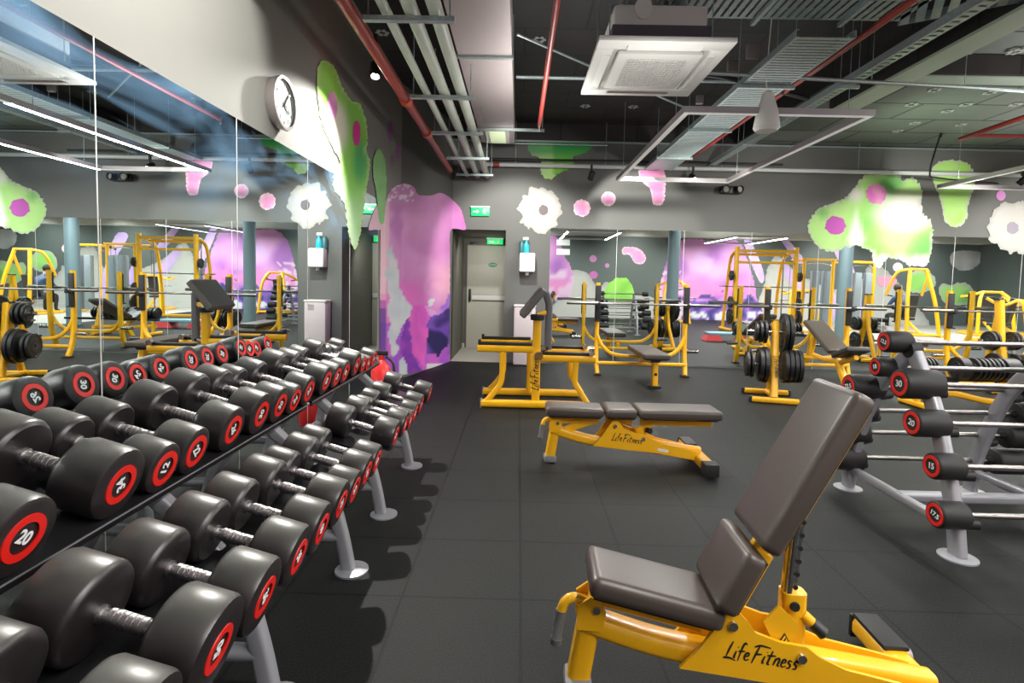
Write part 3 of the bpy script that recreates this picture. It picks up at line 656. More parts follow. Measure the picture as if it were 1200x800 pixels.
# beams
t = thing('ceiling_beam', 'deep black ceiling beam with pale lower flange running to the back', 'beam', (3.42, 3.5, 3.25))
MB().box((0, 0, .17), (.16, 5.0, .30)).build('web', CEILD, t, smooth=False); MB().box((0.03, 0, .0), (.24, 5.0, .025)).build('lower_flange', mat('pale_flange', (.42, .50, .38), .5), t)
t = thing('ceiling_beam', 'black cross beam under the grey ceiling at right', 'beam', (9.5, 5.35, 3.42))
MB().box((0, 0, .06), (12, .22, .18)).build('web', CEILD, t, smooth=False); MB().box((0, .02, -.04), (12, .2, .012)).build('lower_flange', mat('pale_flange2', (.30, .36, .30), .5), t)
a = on_plane(770, 82, 2, 3.12); c = on_plane(1215, 107, 2, 3.12)
t = tag(MB().tube([a, c], .018, 8).build('conduit', GALV), 'thin conduit crossing above the light frame to the right', 'conduit')
for k in (.3, .55, .8): p = a.lerp(c, k); MB().tube([p, p+Vector((0, 0, .5))], .004, 6).build('hanger_rod', GALV, t)
a = on_plane(605, 90, 2, 3.4); c = on_plane(700, 92, 2, 3.4)
tag(MB().tube([a, a+Vector((2.6, .02, 0))], .02, 8).build('conduit', GALV), 'grey conduit crossing behind the duct and the air conditioner', 'conduit')
a = on_plane(606, 40, 2, 3.45); c = on_plane(805, 127, 2, 3.45)
tag(MB().tube([a, c], .012, 8).build('conduit', GALV), 'thin pale conduit running diagonally past the duct', 'conduit')
# ceiling fixing rosettes
PW = mat('pale_plastic_rosette', (.38, .40, .36), .6)
for k, (x, y) in enumerate(((1168, 40), (1190, 60), (1130, 62), (1095, 105), (1160, 108), (1068, 122), (1132, 122), (1190, 122), (1110, 130), (1072, 144), (1126, 146), (1052, 153), (860, 122), (742, 125), (686, 124), (632, 46), (448, 38))):
    z = CZ-.004 if x > 1000 else CZ+.246
    p = on_plane(x, y, 2, z)
    if p.y > 8.4 or (x > 1000 and p.x < 3.4): continue
    b = MB()
    for q in range(6): b.lathe([(0, 0), (0, .022), (.008, .022), (.008, 0)], T(p.x+.05*math.cos(q*PI/3), p.y+.05*math.sin(q*PI/3), p.z) @ Ry(90), 10)
    tag(b.build('insulation_fixing', PW), 'small pale flower-shaped fixing on the ceiling boards', 'ceiling fixing', 'flower-shaped fixings dotted over the ceiling boards')
# hanging speaker
pc = on_plane(899, 131, 1, 4.6)
t = thing('pendant_speaker', 'white cone shaped speaker hanging below the cable tray', 'speaker', pc)
MB().lathe([(-.16, 0), (-.16, .085), (-.13, .105), (.0, .085), (.10, .055), (.15, .045), (.17, .02), (.17, 0)], Ry(-90), 24).build('cone', WPL, t)
MB().tube(smoothpath([(0, 0, .16), (-.02, .0, .3), (.0, 0, .8)]), .004, 6).build('cable', WPL, t)
for k, (x, y, w) in enumerate(((882, 60, .10), (858, 78, .09), (820, 117, .07))):
    tag(MB().box(on_plane(x, y, 1, 4.6+k*.5), (w, .05, w*1.2), bev=.008).build('junction_box', mat('taupe_box', (.16, .14, .13), .5)), 'small taupe junction box beside the wide cable tray, %s' % ['largest and nearest', 'middle one', 'smallest and farthest'][k], 'junction box')
a = on_plane(1103, 155, 1, 7.8)
tag(MB().tube(smoothpath([(a.x, 7.8, 3.5), (a.x, 7.8, a.z), (a.x-.12, 7.8, a.z-.55), (a.x+.1, 7.9, a.z-.62), (a.x+1.2, 8.2, a.z-.62)], 5), .012, 6).build('hanging_cable', BLK), 'thin black cable dangling from the grey ceiling near the green splash', 'cable')
tag(MB().tube(smoothpath([(.6, 5.2, 3.3), (1.6, 5.0, 3.25), (2.3, 5.2, 3.2), (2.9, 5.6, 3.25)], 5), .02, 6).build('hanging_cable', BLK), 'black cable bundle sagging under the ceiling behind the air conditioner', 'cable')
# clock
pc = on_plane(327, 125, 0, WL+.02); 
t = thing('wall_clock', 'round silver rimmed clock with pale face on the left wall', 'clock', (WL, pc.y, pc.z+.02))
MB().lathe([(0, 0), (0, .15), (.05, .165), (.065, .162), (.065, .145), (.05, .142), (.05, 0)], n=40).build('rim', mat('clock_rim', (.42, .38, .37), .35, .5), t)
MB().lathe([(.052, 0), (.052, .142)], n=40).build('dial', mat('clock_dial', (.50, .58, .56), .4), t)
for n in range(12):
    a = math.radians(90-30*(n+1)); text('numeral', str(n+1), T(.053, -.115*math.cos(a)*-1, .115*math.sin(a)) @ Rz(90) @ Rx(90), t, size=.035, mats=BLKP)
MB().box((.056, .03, -.02), (.003, .09, .008), Rx(-35)).build('hour_hand', BLKP, t); MB().box((.058, .035, .03), (.003, .012, .12), Rx(-40)).build('minute_hand', BLKP, t)
# dispenser + spray bottle + bin
t = thing('paper_dispenser', 'white wall paper dispenser on back wall beside the recess', 'dispenser', (.12, WB-.11, 1.62))
MB().box((0, 0, 0), (.25, .20, .30), bev=.03).build('cover', WPL, t); MB().lathe([(0, 0), (0, .03), (.05, .025), (.05, 0)], T(0, 0, -.15) @ Ry(90)).build('paper_outlet', WPL, t)
t = thing('spray_bottle', 'turquoise spray bottle standing on the wall paper dispenser', 'bottle', (.10, WB-.11, 1.77))
MB().lathe([(0, 0), (0, .045), (.02, .05), (.13, .045), (.17, .018), (.20, .018), (.20, 0)], Ry(-90), 20).build('bottle_body', mat('turquoise_plastic', (.02, .42, .55), .25), t)
MB().box((-.01, 0, .225), (.09, .035, .045), bev=.008).build('spray_head', WPL, t)
tag(MB().lathe([(0, 0), (0, .05), (.16, .05), (.19, .03), (.19, 0)], T(.03, WB-.06, 1.77) @ Ry(-90), 16).build('cup', mat('dark_teal', (.03, .12, .12), .4)), 'dark teal cup behind the turquoise spray bottle', 'cup')
t = thing('waste_bin', 'tall white waste bin against the back wall under the dispenser', 'bin', (.10, WB-.16, .0))
MB().box((0, 0, .47), (.34, .26, .92), bev=.03).build('bin_body', mat('pinkish_white', (.58, .52, .53), .45), t); MB().box((0, 0, .94), (.35, .27, .03), bev=.01).build('lid', WPL, t)
b = MB()
for k in range(5): b.box((.06, -.131, .80+k*.02), (.1, .002, .008))
b.build('vent_slots', GRPL, t)
# columns
for k, (x, y) in enumerate(((3.50, 3.24+.9), (7.77, 4.31), (13.5, 3.0))):
    pass
COLM = mat('blue_grey_column', (.17, .24, .27), .5)
for k, (x, y) in enumerate(((4.0, 3.2), (7.77, 4.31))):
    tag(MB().lathe([(0, 0), (0, .15), (CZ, .15), (CZ, 0)], T(x, y, .0) @ Ry(-90), 28).build('column', COLM), ['round blue grey column standing right of the barbell rack, seen in the mirror', 'round blue grey column reflected under the large green splash'][k], 'column')

# ------------------------------------------------------------------ dumbbells and racks
def make_dumbbell(num, R, L, HL):
    g = (L-2*HL)/2
    root = bpy.data.objects.new('dumbbell', None)
    parts = []
    for s in (-1, 1):
        M = Matrix.Diagonal((s, 1, 1, 1)) @ T(g, 0, 0)
        parts.append(('head', MB().lathe([(0, 0), (0, R*.86), (.006, R*.95), (.016, R), (HL-.016, R), (HL-.005, R*.96), (HL, R*.86), (HL, .052), (HL-.003, .050), (HL-.003, 0)], M, 36).mesh('head', RUB), Matrix.Identity(4)))
        rp = .050
        parts.append(('red_ring', MB().lathe([(HL-.002, rp-.016), (HL+.002, rp-.017), (HL+.002, rp), (HL-.001, rp+.001)], M, 32).mesh('red_ring', RED), Matrix.Identity(4)))
        tm = text_mesh(num, size=.038 if len(num) < 3 else .030, offset=.0012, mats=WHT)
        parts.append(('number', tm, T(s*(g+HL+.0005), 0, 0) @ (Rz(90) if s > 0 else Rz(-90)) @ Rx(90)))
    prof = [(-g-.002, .020), (-g+.006, .020), (-g+.008, .014), (-g+.018, .014), (-g+.02, .0175)]
    m = 7
    for k in range(m+1):
        x = -g+.02+(2*g-.04)*k/m
        if 0 < k < m: prof += [(x-.002, .0185), (x-.0012, .0160), (x+.0012, .0160), (x+.002, .0185)]
    prof += [(g-.02, .0175), (g-.018, .014), (g-.008, .014), (g-.006, .020), (g+.002, .020)]
    parts.append(('handle', MB().lathe(prof, n=20).mesh('handle', KNURL), Matrix.Identity(4)))
    return parts
CACHE = {}
def dumbbell(num, R, L, HL, loc, tilt, roll, label, group):
    k = (num, R, L, HL)
    if k not in CACHE: CACHE[k] = make_dumbbell(*k)
    t = thing('dumbbell', label, 'dumbbell', loc, Ry(tilt) @ Rx(roll), group)
    hd = t
    for n, me, M in CACHE[k]:
        o = bpy.data.objects.new(n, me); COL.objects.link(o)
        if n == 'head': hd = o
        o.parent = hd if n in ('red_ring', 'number') else t; o.matrix_local = M
    return t
TILT = 15.5; ca, sa = math.cos(math.radians(TILT)), math.sin(math.radians(TILT))
# shelf planes: point (x0,z0) with slope rising to the left
UX, UZ = -1.05, .712; LX, LZ = -.72, .447
def place_row(items, fx, px, pz, tier):
    for i, (y, num, R, L, roll) in enumerate(items):
        HL = .125 if R > .085 else .115 if R > .072 else .10
        # face centre x = fx ; centre distance R above plane
        zf = pz+(px-fx)*math.tan(math.radians(TILT))+R/ca+.001
        cx = fx-L/2*ca; cz = zf+L/2*sa
        words = ['nearest the camera', 'second', 'third', 'fourth', 'fifth', 'sixth', 'seventh', 'eighth', 'ninth', 'tenth', 'eleventh', 'twelfth', 'thirteenth', 'fourteenth', 'fifteenth', 'sixteenth', 'seventeenth']
        w = words[i] if i == 0 else ('farthest' if i == len(items)-1 else words[i]+' from the camera')
        dumbbell(num, R, L, HL, (cx, y, cz), TILT, roll, 'black round dumbbell marked %s on the %s tier, %s' % (num, tier, w), 'dumbbells on the %s tier' % tier)
U = [(.80, '22', .085, .38), (1.06, '20', .085, .38), (1.33, '34', .092, .385), (1.50, '12', .074, .38), (1.65, '22', .076, .37), (1.87, '26', .082, .37), (2.08, '30', .085, .375), (2.25, '30', .080, .37), (2.40, '24', .070, .36), (2.56, '24', .075, .36), (2.80, '20', .080, .36), (2.965, '20', .073, .35), (3.115, '20', .072, .35), (3.33, '16', .080, .35), (3.475, '18', .060, .33), (3.59, '14', .052, .32), (3.73, '12', .062, .33)]
L_ = [(.66, '46', .095, .39), (.875, '48', .105, .39), (1.10, '50', .108, .39), (1.31, '36', .096, .38), (1.52, '38', .090, .38), (1.705, '40', .086, .38), (1.90, '32', .086, .37), (2.06, '32', .076, .37), (2.23, '30', .080, .36), (2.39, '28', .076, .36), (2.76, '26', .084, .36), (3.0, '24', .078, .35), (3.145, '22', .064, .35), (3.29, '20', .070, .35), (3.49, '18', .074, .34), (3.83, '16', .078, .34)]
random.seed(3)
place_row([(y, n, R, L, random.choice([-70, -50, -35, 40, 60, 110, 150, 75])) for y, n, R, L in U], -1.01, UX, UZ, 'upper')
place_row([(y, n, R, L, random.choice([-70, -50, 40, 60, 110, 80])) for y, n, R, L in L_], -.63, LX, LZ, 'lower')
RAILM = mat('black_shelf_metal', (.02, .02, .022), .3, .3)
def dumbbell_rack(y0, y1, legs, label):
    t = thing('dumbbell_rack', label, 'dumbbell rack', (0, (y0+y1)/2, 0)); yc = (y0+y1)/2; l = y1-y0
    for n, x, z in (('upper_shelf', UX, UZ), ('lower_shelf', LX, LZ)):
        for dx in (.045, .255):   # two rails the heads rest on
            pass
        c = Vector((x-.16*ca, 0, z+.16*sa))
        b = MB(); w = .34
        M = T(x+.012, 0, z-.004) @ Ry(TILT)
        # tray: thin bent plate with a lip
        b.box(M @ Vector((-w/2, 0, -.006)), (w, l, .010), Ry(TILT)); b.box(M @ Vector((0, 0, -.012)), (.012, l, .026), Ry(TILT))
        b.build(n, RAILM, t, smooth=False)
        MB().box(M @ Vector((.0065, 0, -.004)), (.002, l, .004), Ry(TILT)).build('lip_edge', SIL, t, smooth=False)
    for y in legs:
        yy = y-yc
        MB().rtube(smoothpath([(-.75, yy, .01), (-.785, yy, .18), (-.84, yy, .37), (-.90, yy, .46)], 4), .06, .05, up=(0, 1, 0)).build('leg', SIL, t)
        MB().rtube(smoothpath([(-.90, yy, .46), (-1.05, yy, .60), (-1.16, yy, .70)], 3), .055, .05, up=(0, 1, 0)).build('upright', SIL, t)
        MB().rtube(smoothpath([(-1.16, yy, .70), (-1.36, yy, .45), (-1.44, yy, .01)], 4), .055, .05, up=(0, 1, 0)).build('leg', SIL, t)
        MB().lathe([(0, 0), (0, .075), (.008, .075), (.014, .04), (.014, 0)], T(-.735, yy, 0) @ Ry(-90), 24).build('foot_disc', SIL, t)
        MB().lathe([(0, 0), (0, .06), (.008, .06), (.014, .04), (.014, 0)], T(-1.44, yy, 0) @ Ry(-90), 24).build('foot_disc', SIL, t)
        MB().tube([(-.79, yy, .16), (-1.41, yy, .16)], .026, 12).build('foot_brace', SIL, t)
    for x, z in ((-1.40, .30), (-1.0, .56)): MB().tube([(x, -l/2+.1, z), (x, l/2-.1, z)], .022, 12).build('cross_bar', SIL, t)
dumbbell_rack(.55, 2.60, (.80, 1.60, 2.36), 'silver two tier dumbbell rack nearest the camera along the left mirror')
dumbbell_rack(2.66, 3.98, (2.94, 3.73), 'silver two tier dumbbell rack farther along the left mirror')
# red extinguisher cabinet / stand beyond the racks
t = thing('fire_extinguisher', 'red fire extinguisher standing beyond the far dumbbell rack', 'fire extinguisher', (-1.22, 4.75, 0))
MB().lathe([(0, 0), (0, .085), (.02, .09), (.50, .09), (.56, .06), (.60, .025), (.64, .025), (.64, 0)], Ry(-90), 24).build('cylinder', mat('extinguisher_red', (.6, .02, .02), .3), t)
MB().box((0, 0, .66), (.12, .03, .04), bev=.006).build('valve_handle', BLK, t)
MB().tube(smoothpath([(.04, 0, .63), (.11, 0, .55), (.11, 0, .3), (.10, 0, .15)]), .012, 8).build('hose', BLK, t)
MB().lathe([(.2, .091), (.38, .091)], Ry(-90), 24).build('label_band', WPL, t)

# ------------------------------------------------------------------ adjustable benches
def slab(name, L, W, Tk, M, m, parent, bev=.022, taper=1.0):
    b = MB(); b.box((0, 0, 0), (L, W, Tk), bev=min(bev, Tk*.45), seg=4)
    for v in b.bm.verts:
        if taper != 1.0: v.co.y *= 1+(taper-1)*(.5-v.co.x/L)
    bmesh.ops.transform(b.bm, matrix=M, verts=b.bm.verts); return b.build(name, m, parent)
def pad(name, p0, p1, W, Tk, parent, m=VIN, taper=1.0):
    """pad whose top surface runs from p0 to p1 (s,z)"""
    a = Vector((p0[0], 0, p0[1])); c = Vector((p1[0], 0, p1[1])); d = c-a; ang = math.atan2(d.z, d.x); n = Vector((-math.sin(ang), 0, math.cos(ang)))
    M = Matrix.Translation((a+c)/2-n*Tk/2) @ Matrix.Rotation(-ang, 4, 'Y')
    o = slab(name, d.length, W, Tk, M, m, parent, .028, taper)
    # stitched back board
    M2 = Matrix.Translation((a+c)/2-n*(Tk+.004)) @ Matrix.Rotation(-ang, 4, 'Y')
    slab('pad_board', d.length*.9, W*.8, .012, M2, BLK, o, .003)
    return o
def adjustable_bench(loc, rz, seat, mid, back, label, flat_):
    t = thing('adjustable_bench', label, 'exercise bench', loc, Rz(rz))
    MB().rtube([(-.01, 0, .03), (.03, 0, .30)], .075, .07, up=(0, 1, 0)).build('front_leg', YEL, t)
    MB().box((-.01, 0, .025), (.09, .10, .05), bev=.015).build('rubber_foot', GREYC, t)
    MB().rtube(smoothpath([(.0, 0, .245), (.12, 0, .208), (.25, 0, .175), (.40, 0, .152), (.60, 0, .14)], 4), .07, .085, up=(0, 1, 0)).build('main_tube', YEL, t)
    for s in (-1, 1):
        o = MB().prism([(.30, .145), (.36, .215), (.405, .285), (.44, .335), (.475, .335), (.50, .31), (.525, .275), (.60, .25), (.68, .24), (.72, .21), (.80, .175), (.95, .145), (1.08, .115), (1.08, .05), (1.0, .065), (.75, .105), (.55, .12)], s*.072-.006, s*.072+.006, .0).build('side_plate', YEL, t)
        MB().lathe([(0, 0), (0, .016), (.008, .014), (.008, 0)], T(.455, s*.079, .295) @ Rz(90*s), 14).build('bolt', CHR, o)
        MB().lathe([(0, 0), (0, .016), (.008, .014), (.008, 0)], T(.665, s*.079, .205) @ Rz(90*s), 14).build('bolt', CHR, o)
        MB().box((.81, s*.0785, .125), (.08, .002, .02), Ry(9)).build('sticker', WPL, o) if flat_ and s < 0 else None
        logo(T(.545, s*.0787, .198) @ (Rz(180) if s > 0 else Matrix.Identity(4)) @ Rx(90) @ Rz(-7 if s < 0 else 7), .066, o)
    MB().rtube([(.60, 0, .15), (1.10, 0, .085)], .10, .07, up=(0, 1, 0)).build('rear_tube', YEL, t)
    MB().rtube([(1.09, -.29, .065), (1.09, .33, .065)], .09, .07).build('rear_foot_bar', YEL, t)
    for s in (-1, 1):
        MB().box((1.09, -.265 if s < 0 else .335, .062), (.10, .10 if s < 0 else .02, .088), bev=.009).build('end_cap', RUBK, t)
        MB().lathe([(0, 0), (0, .026), (.03, .026), (.03, 0)], T(1.14, s*.20, .05) @ Rz(0), 16).build('wheel', mat('wheel_grey', (.35, .30, .30), .4), t)
    MB().box((1.09, .235, .107), (.088, .19, .018), bev=.008).build('step_pad', RUBK, t)
    # front handle
    MB().tube(smoothpath([(.03, -.02, .30), (-.03, -.03, .325), (-.06, -.035, .312), (-.072, -.035, .28)], 4), .016, 12).build('handle_tube', YEL, t)
    MB().lathe([(0, 0), (0, .017), (.09, .017), (.095, .02), (.115, .018), (.115, 0)], T(-.072, -.035, .285) @ Ry(90) @ Ry(8), 14).build('grip', CHR if 0 else mat('grip_grey', (.16, .16, .16), .35, .3), t)
    # hinge bracket under the seat
    for s in (-1, 1):
        o = MB().prism([(-.02, .23), (.06, .23), (.07, .29), (.05, .33), (.02, .34), (-.02, .31)], s*.045-.005, s*.045+.005).build('hinge_bracket', YEL, t)
        MB().lathe([(0, 0), (0, .013), (.007, .012), (.007, 0)], T(.04, s*.051, .30) @ Rz(90*s), 12).build('bolt', CHR, o)
    def under(p0, p1, k0, k1, dn):
        a = Vector((p0[0], 0, p0[1])); c = Vector((p1[0], 0, p1[1])); d = (c-a).normalized(); n = Vector((-d.z, 0, d.x)); L = (c-a).length
        return [a+d*L*k0-n*dn, a+d*L*k1-n*dn]
    for nm, (p0, p1), tp in (('seat_pad', seat, 1.0), ('lumbar_pad', mid, 1.0), ('back_pad', back, 1.0)):
        pad(nm, p0, p1, .235 if nm == 'seat_pad' else .27, .068, t)
        MB().rtube(under(p0, p1, .06, .94, .105), .07, .035, up=(0, 1, 0)).build('pad_rail', YEL, t)
    e0, e1 = Vector((seat[1][0]+.0, 0, seat[1][1]-.10)), Vector((back[0][0]+.02, 0, back[0][1]-.09))
    if flat_:
        MB().rtube([(.62, 0, .20), (.74, 0, .31)], .05, .03, up=(0, 1, 0)).build('support_post', YEL, t)
        MB().rtube([(.10, 0, .24), (.30, 0, .31)], .05, .03, up=(0, 1, 0)).build('seat_strut', YEL, t)
        MB().rtube([(.68, 0, .17), (.64, 0, .28)], .07, .06, up=(0, 1, 0)).build('post_socket', YEL, t)
        MB().lathe([(0, 0), (0, .02), (.04, .02), (.04, 0)], T(.70, -.03, .26) @ Rz(-60), 14).build('pull_knob', BLK, t)
    else:
        MB().rtube([e0, Vector((.44, 0, .30))], .06, .04, up=(0, 1, 0)).build('seat_strut', YEL, t)
        MB().rtube([Vector((mid[0][0]+.09, 0, mid[0][1])), Vector((back[0][0]+.07, 0, back[0][1]-.02)), Vector((back[0][0]+.16, 0, back[0][1]+.12))], .06, .03, up=(0, 1, 0)).build('back_hinge', YEL, t)
        MB().rtube([(.665, 0, .13), (.665, 0, .375)], .075, .06, up=(0, 1, 0)).build('post_socket', YEL, t)
        o = MB().rtube([(.645, -.012, .37), (.665, -.012, .72)], .02, .028, up=(0, 1, 0)).rtube([(.668, .01, .37), (.688, .01, .72)], .02, .028, up=(0, 1, 0)).build('support_post', CHR, t)
        MB().rtube([(.635, .0, .37), (.655, .0, .72)], .012, .02, up=(0, 1, 0)).build('post_guide', YEL, t)
        b = MB()
        for k in range(7): b.lathe([(0, 0), (0, .008), (.002, .008), (.002, 0)], T(.66+.0028*k, -.027, .40+k*.042) @ Rz(-90), 10)
        b.build('pin_holes', BLKP, o)
        w = MB().prism([(.555, .30), (.60, .355), (.66, .30), (.64, .20), (.60, .21)], -.058, -.050).build('guard_plate', YEL, t)
        MB().prism([(.600, .235), (.64, .235), (.62, .27)], -.0605, -.059).build('warning_triangle', BLKP, w)
        MB().prism([(.606, .239), (.634, .239), (.62, .263)], -.0615, -.0605).build('warning_field', mat('sticker_yellow', (.9, .55, .02), .5), w)
        MB().box((.62, -.062, .249), (.004, .001, .014), Ry(30)).box((.623, -.062, .243), (.012, .001, .003)).build('warning_symbol', BLKP, w)
        MB().tube([(.69, -.02, .31), (.715, -.03, .29)], .017, 12).build('knob_collar', YEL, t)
        MB().lathe([(0, 0), (0, .019), (.04, .021), (.045, .016), (.045, 0)], T(.715, -.032, .29) @ Rz(-25) @ Ry(35), 14).build('pull_knob', BLK, t)
        MB().lathe([(0, 0), (0, .016), (.006, .014), (.006, 0)], T(.655, -.04, .345) @ Rz(-90), 14).build('bolt', BLK, t)
    return t
adjustable_bench((.235, 1.70, 0), -3, ((.02, .44), (.43, .352)), ((.385, .37), (.475, .555)), ((.505, .565), (.755, 1.05)), 'yellow adjustable bench in the foreground with raised taupe backrest', False)
adjustable_bench((.27, 3.93, 0), 0, ((-.05, .43), (.37, .425)), ((.385, .43), (.605, .43)), ((.62, .43), (1.22, .43)), 'yellow adjustable bench lying flat in the middle of the floor', True)

# ------------------------------------------------------------------ barbell rack with fixed barbells
t = thing('barbell_rack', 'silver A shaped rack holding fixed barbells at the right', 'barbell rack', (2.64, 3.05, 0))
for x in (2.24-2.64, 3.05-2.64):
    MB().rtube(smoothpath([(x, -.41, .01), (x, -.36, .25), (x, -.20, .70), (x, -.03, .98)], 4), .085, .05, up=(1, 0, 0)).build('leg', SIL, t)
    MB().rtube(smoothpath([(x, .49, .01), (x, .44, .30), (x, .26, .72), (x, .0, .99)], 4), .085, .05, up=(1, 0, 0)).build('leg', SIL, t)
    for y in (-.41, .49): MB().lathe([(0, 0), (0, .085), (.008, .085), (.014, .05), (.014, 0)], T(x, y, 0) @ Ry(-90), 24).build('foot_disc', SIL, t)
    MB().rtube([(x, -.38, .14), (x, .47, .14)], .05, .05).build('base_bar', SIL, t)
    MB().lathe([(-.03, 0), (-.03, .045), (.03, .045), (.03, 0)], T(x, -.01, 1.0), 18).build('top_cap', RUBK, t)
MB().rtube([(-.40, .02, .14), (.41, .02, .14)], .07, .055).build('cross_bar', SIL, t)
NEAR = [(-.15, .83), (-.24, .64), (-.36, .45), (-.41, .22)]; FAR = [(.03, 1.04), (.12, .88), (.28, .73), (.38, .56), (.44, .40), (.47, .22)]
for (y, z) in NEAR+FAR[1:]:
    for x in (2.24-2.64, 3.05-2.64):
        s = -1 if y < 0 else 1
        if z < .9: MB().tube([(x+.01, y+s*-.02, z-.05), (x+.09, y+s*.0, z-.045)], .028, 14).build('saddle_peg', RUBK, t)
def barbell(x0, y, z, num, R, HL, L, label):
    t = thing('fixed_barbell', label, 'barbell', (x0+L/2, y, z), Rx(random.uniform(-20, 20)), 'fixed barbells on the silver rack')
    for s in (-1, 1):
        M = Matrix.Diagonal((s, 1, 1, 1)) @ T(L/2-HL, 0, 0)
        MB().lathe([(0, 0), (0, R*.86), (.005, R*.95), (.012, R), (HL-.012, R), (HL-.004, R*.96), (HL, R*.88), (HL, .048), (HL-.002, 0)], M, 32).build('weight_head', RUBK, t); hd = [c for c in t.children if c.name.startswith('weight_head')][-1]
        MB().lathe([(HL-.002, R*.55), (HL+.002, R*.56), (HL+.002, R*.80), (HL-.001, R*.82)], M, 32).build('red_ring', RED, hd)
        text('number', num, T(s*(L/2+.001), 0, 0) @ (Rz(90) if s > 0 else Rz(-90)) @ Rx(90), hd, size=R*.62 if len(num) < 3 else R*.5, offset=.001, mats=WHT)
        MB().lathe([(-.03, 0), (-.03, .022), (.0, .024), (.0, 0)], M, 16).build('collar', BLK, t)
    b = L/2-HL
    MB().lathe([(-b, .0138), (-.36, .0138), (-.36, .0148), (-.10, .0148), (-.10, .0138), (.10, .0138), (.10, .0148), (.36, .0148), (.36, .0138), (b, .0138)], n=14).build('bar', STEEL, t)
for (y, z), num, R, HL, x0 in zip(NEAR, ('30', '20', '15', '17.5'), (.080, .073, .067, .068), (.21, .17, .14, .145), (2.075, 2.09, 2.115, 2.11)):
    barbell(x0, 3.05+y, z, num, R, HL, 1.30, 'fixed barbell marked %s on the near side of the silver rack' % num)
for (y, z), num, R, HL, x0 in zip(FAR, ('12.5', '10', '22.5', '25', '27.5', '35'), (.062, .058, .075, .077, .08, .085), (.14, .12, .20, .2, .2, .22), (2.10, 2.12, 2.07, 2.1, 2.1, 2.08)):
    barbell(x0, 3.05+y, z, num, R, HL, 1.30, 'fixed barbell marked %s %s' % (num, 'lying along the top of the silver rack' if num == '12.5' else 'on the far side of the silver rack'))

# ------------------------------------------------------------------ olympic benches
def plate(M, R, w, parent=None):
    b = MB(); b.lathe([(-w/2, .026), (-w/2, R*.55), (-w/2+.006, R*.6), (-w/2+.006, R*.86), (-w/2, R*.9), (-w/2+.004, R), (w/2-.004, R), (w/2, R*.9), (w/2-.006, R*.86), (w/2-.006, R*.6), (w/2, R*.55), (w/2, .026), (-w/2, .026)], M, 30)
    return b
HOLE = mat('plate_hub', (.10, .10, .10), .35, .6)
def weight_plate(c, R, w, label, group, rz=0):
    t = thing('weight_plate', label, 'weight plate', c, Rz(rz), group)
    plate(Matrix.Identity(4), R, w).build('plate_disc', PLATE, t)
    MB().lathe([(-w/2-.001, .026), (-w/2-.001, .038), (w/2+.001, .038), (w/2+.001, .026), (-w/2-.001, .026)], n=18).build('hub', HOLE, t)
    b = MB()
    for s in (-1, 1):
        for k in range(3):
            a = k*2*PI/3+.5; b.box((s*(w/2-.003), R*.72*math.cos(a), R*.72*math.sin(a)), (.002, R*.42, R*.16), Rx(math.degrees(a)+90), bev=.0)
    b.build('grip_slots', RUBK, t); return t
def uprights(t, hw, h=1.33):
    for s in (-1, 1):
        MB().rtube(smoothpath([(s*hw*.985, -.10, .02), (s*hw, -.05, .14), (s*hw, 0, .34), (s*hw, .02, .74), (s*hw, .02, h)], 4), .075, .06, up=(1, 0, 0)).build('upright', YEL, t)
        MB().box((s*hw, -.016, h-.30), (.085, .022, .52), bev=.006).build('black_guard', BLK, t)
        MB().box((s*hw, -.07, 1.0), (.045, .10, .03), bev=.008).box((s*hw, -.115, 1.025), (.045, .015, .07), bev=.004).build('bar_hook', BLK, t)
        MB().box((s*hw, -.07, .78), (.03, .09, .02), bev=.006).build('safety_hook', BLK, t)
        MB().box((s*hw*.985, -.10, .012), (.10, .13, .024), bev=.008).build('rubber_foot', RUBK, t)
        MB().rtube(smoothpath([(s*hw, .0, .58), (s*hw*.88, -.03, .42), (s*hw*.66, -.06, .31), (s*hw*.35, -.10, .285), (0, -.12, .285)], 4), .055, .05).build('curved_brace', YEL, t)
        MB().lathe([(0, 0), (0, .03), (.18, .03), (.18, 0)], T(s*(hw+.02), .02, .36) @ Rz(0 if s > 0 else 180), 14).build('plate_peg', CHR, t)
    MB().rtube([(-hw, -.06, .17), (hw, -.06, .17)], .06, .05).build('cross_bar', YEL, t)
def olympic_bar(c, label, plates=0):
    t = thing('olympic_barbell', label, 'barbell', c, None, 'long steel barbells on the bench uprights')
    MB().lathe([(-.66, 0), (-.66, .0145), (.66, .0145), (.66, 0)], n=14).build('bar', STEEL, t)
    for s in (-1, 1): MB().lathe([(.655, 0), (.655, .035), (.67, .035), (.67, .025), (1.10, .025), (1.10, 0)], Matrix.Diagonal((s, 1, 1, 1)), 16).build('sleeve', STEEL, t)
    return t
def bench_flat(cx, cy, label):
    t = thing('olympic_bench', label, 'weight bench', (cx, cy, 0)); uprights(t, .64)
    slab('seat_pad', .34, 1.02, .07, T(-.03, -.56, .41), VIN, t); slab('pad_board', .28, .94, .012, T(-.03, -.56, .368), BLK, t, .003)
    MB().rtube(smoothpath([(0, -.06, .22), (-.01, -.30, .27), (-.02, -.9, .33)], 3), .06, .06).build('spine_tube', YEL, t)
    MB().rtube([(-.02, -.93, .34), (-.02, -.95, .03)], .10, .075, up=(1, 0, 0)).build('front_leg', YEL, t)
    MB().box((-.02, -.95, .015), (.14, .12, .03), bev=.008).build('rubber_foot', RUBK, t)
    MB().box((-.02, -.95, .35), (.11, .10, .035), bev=.008).build('leg_cap', BLK, t)
    MB().lathe([(0, 0), (0, .02), (.006, .02), (.006, 0)], T(-.02, -.988, .18) @ Rz(-90), 14).build('badge', BLK, t)
    return t
bench_flat(1.79, 7.77, 'yellow flat olympic bench with taupe pad against the back mirror')
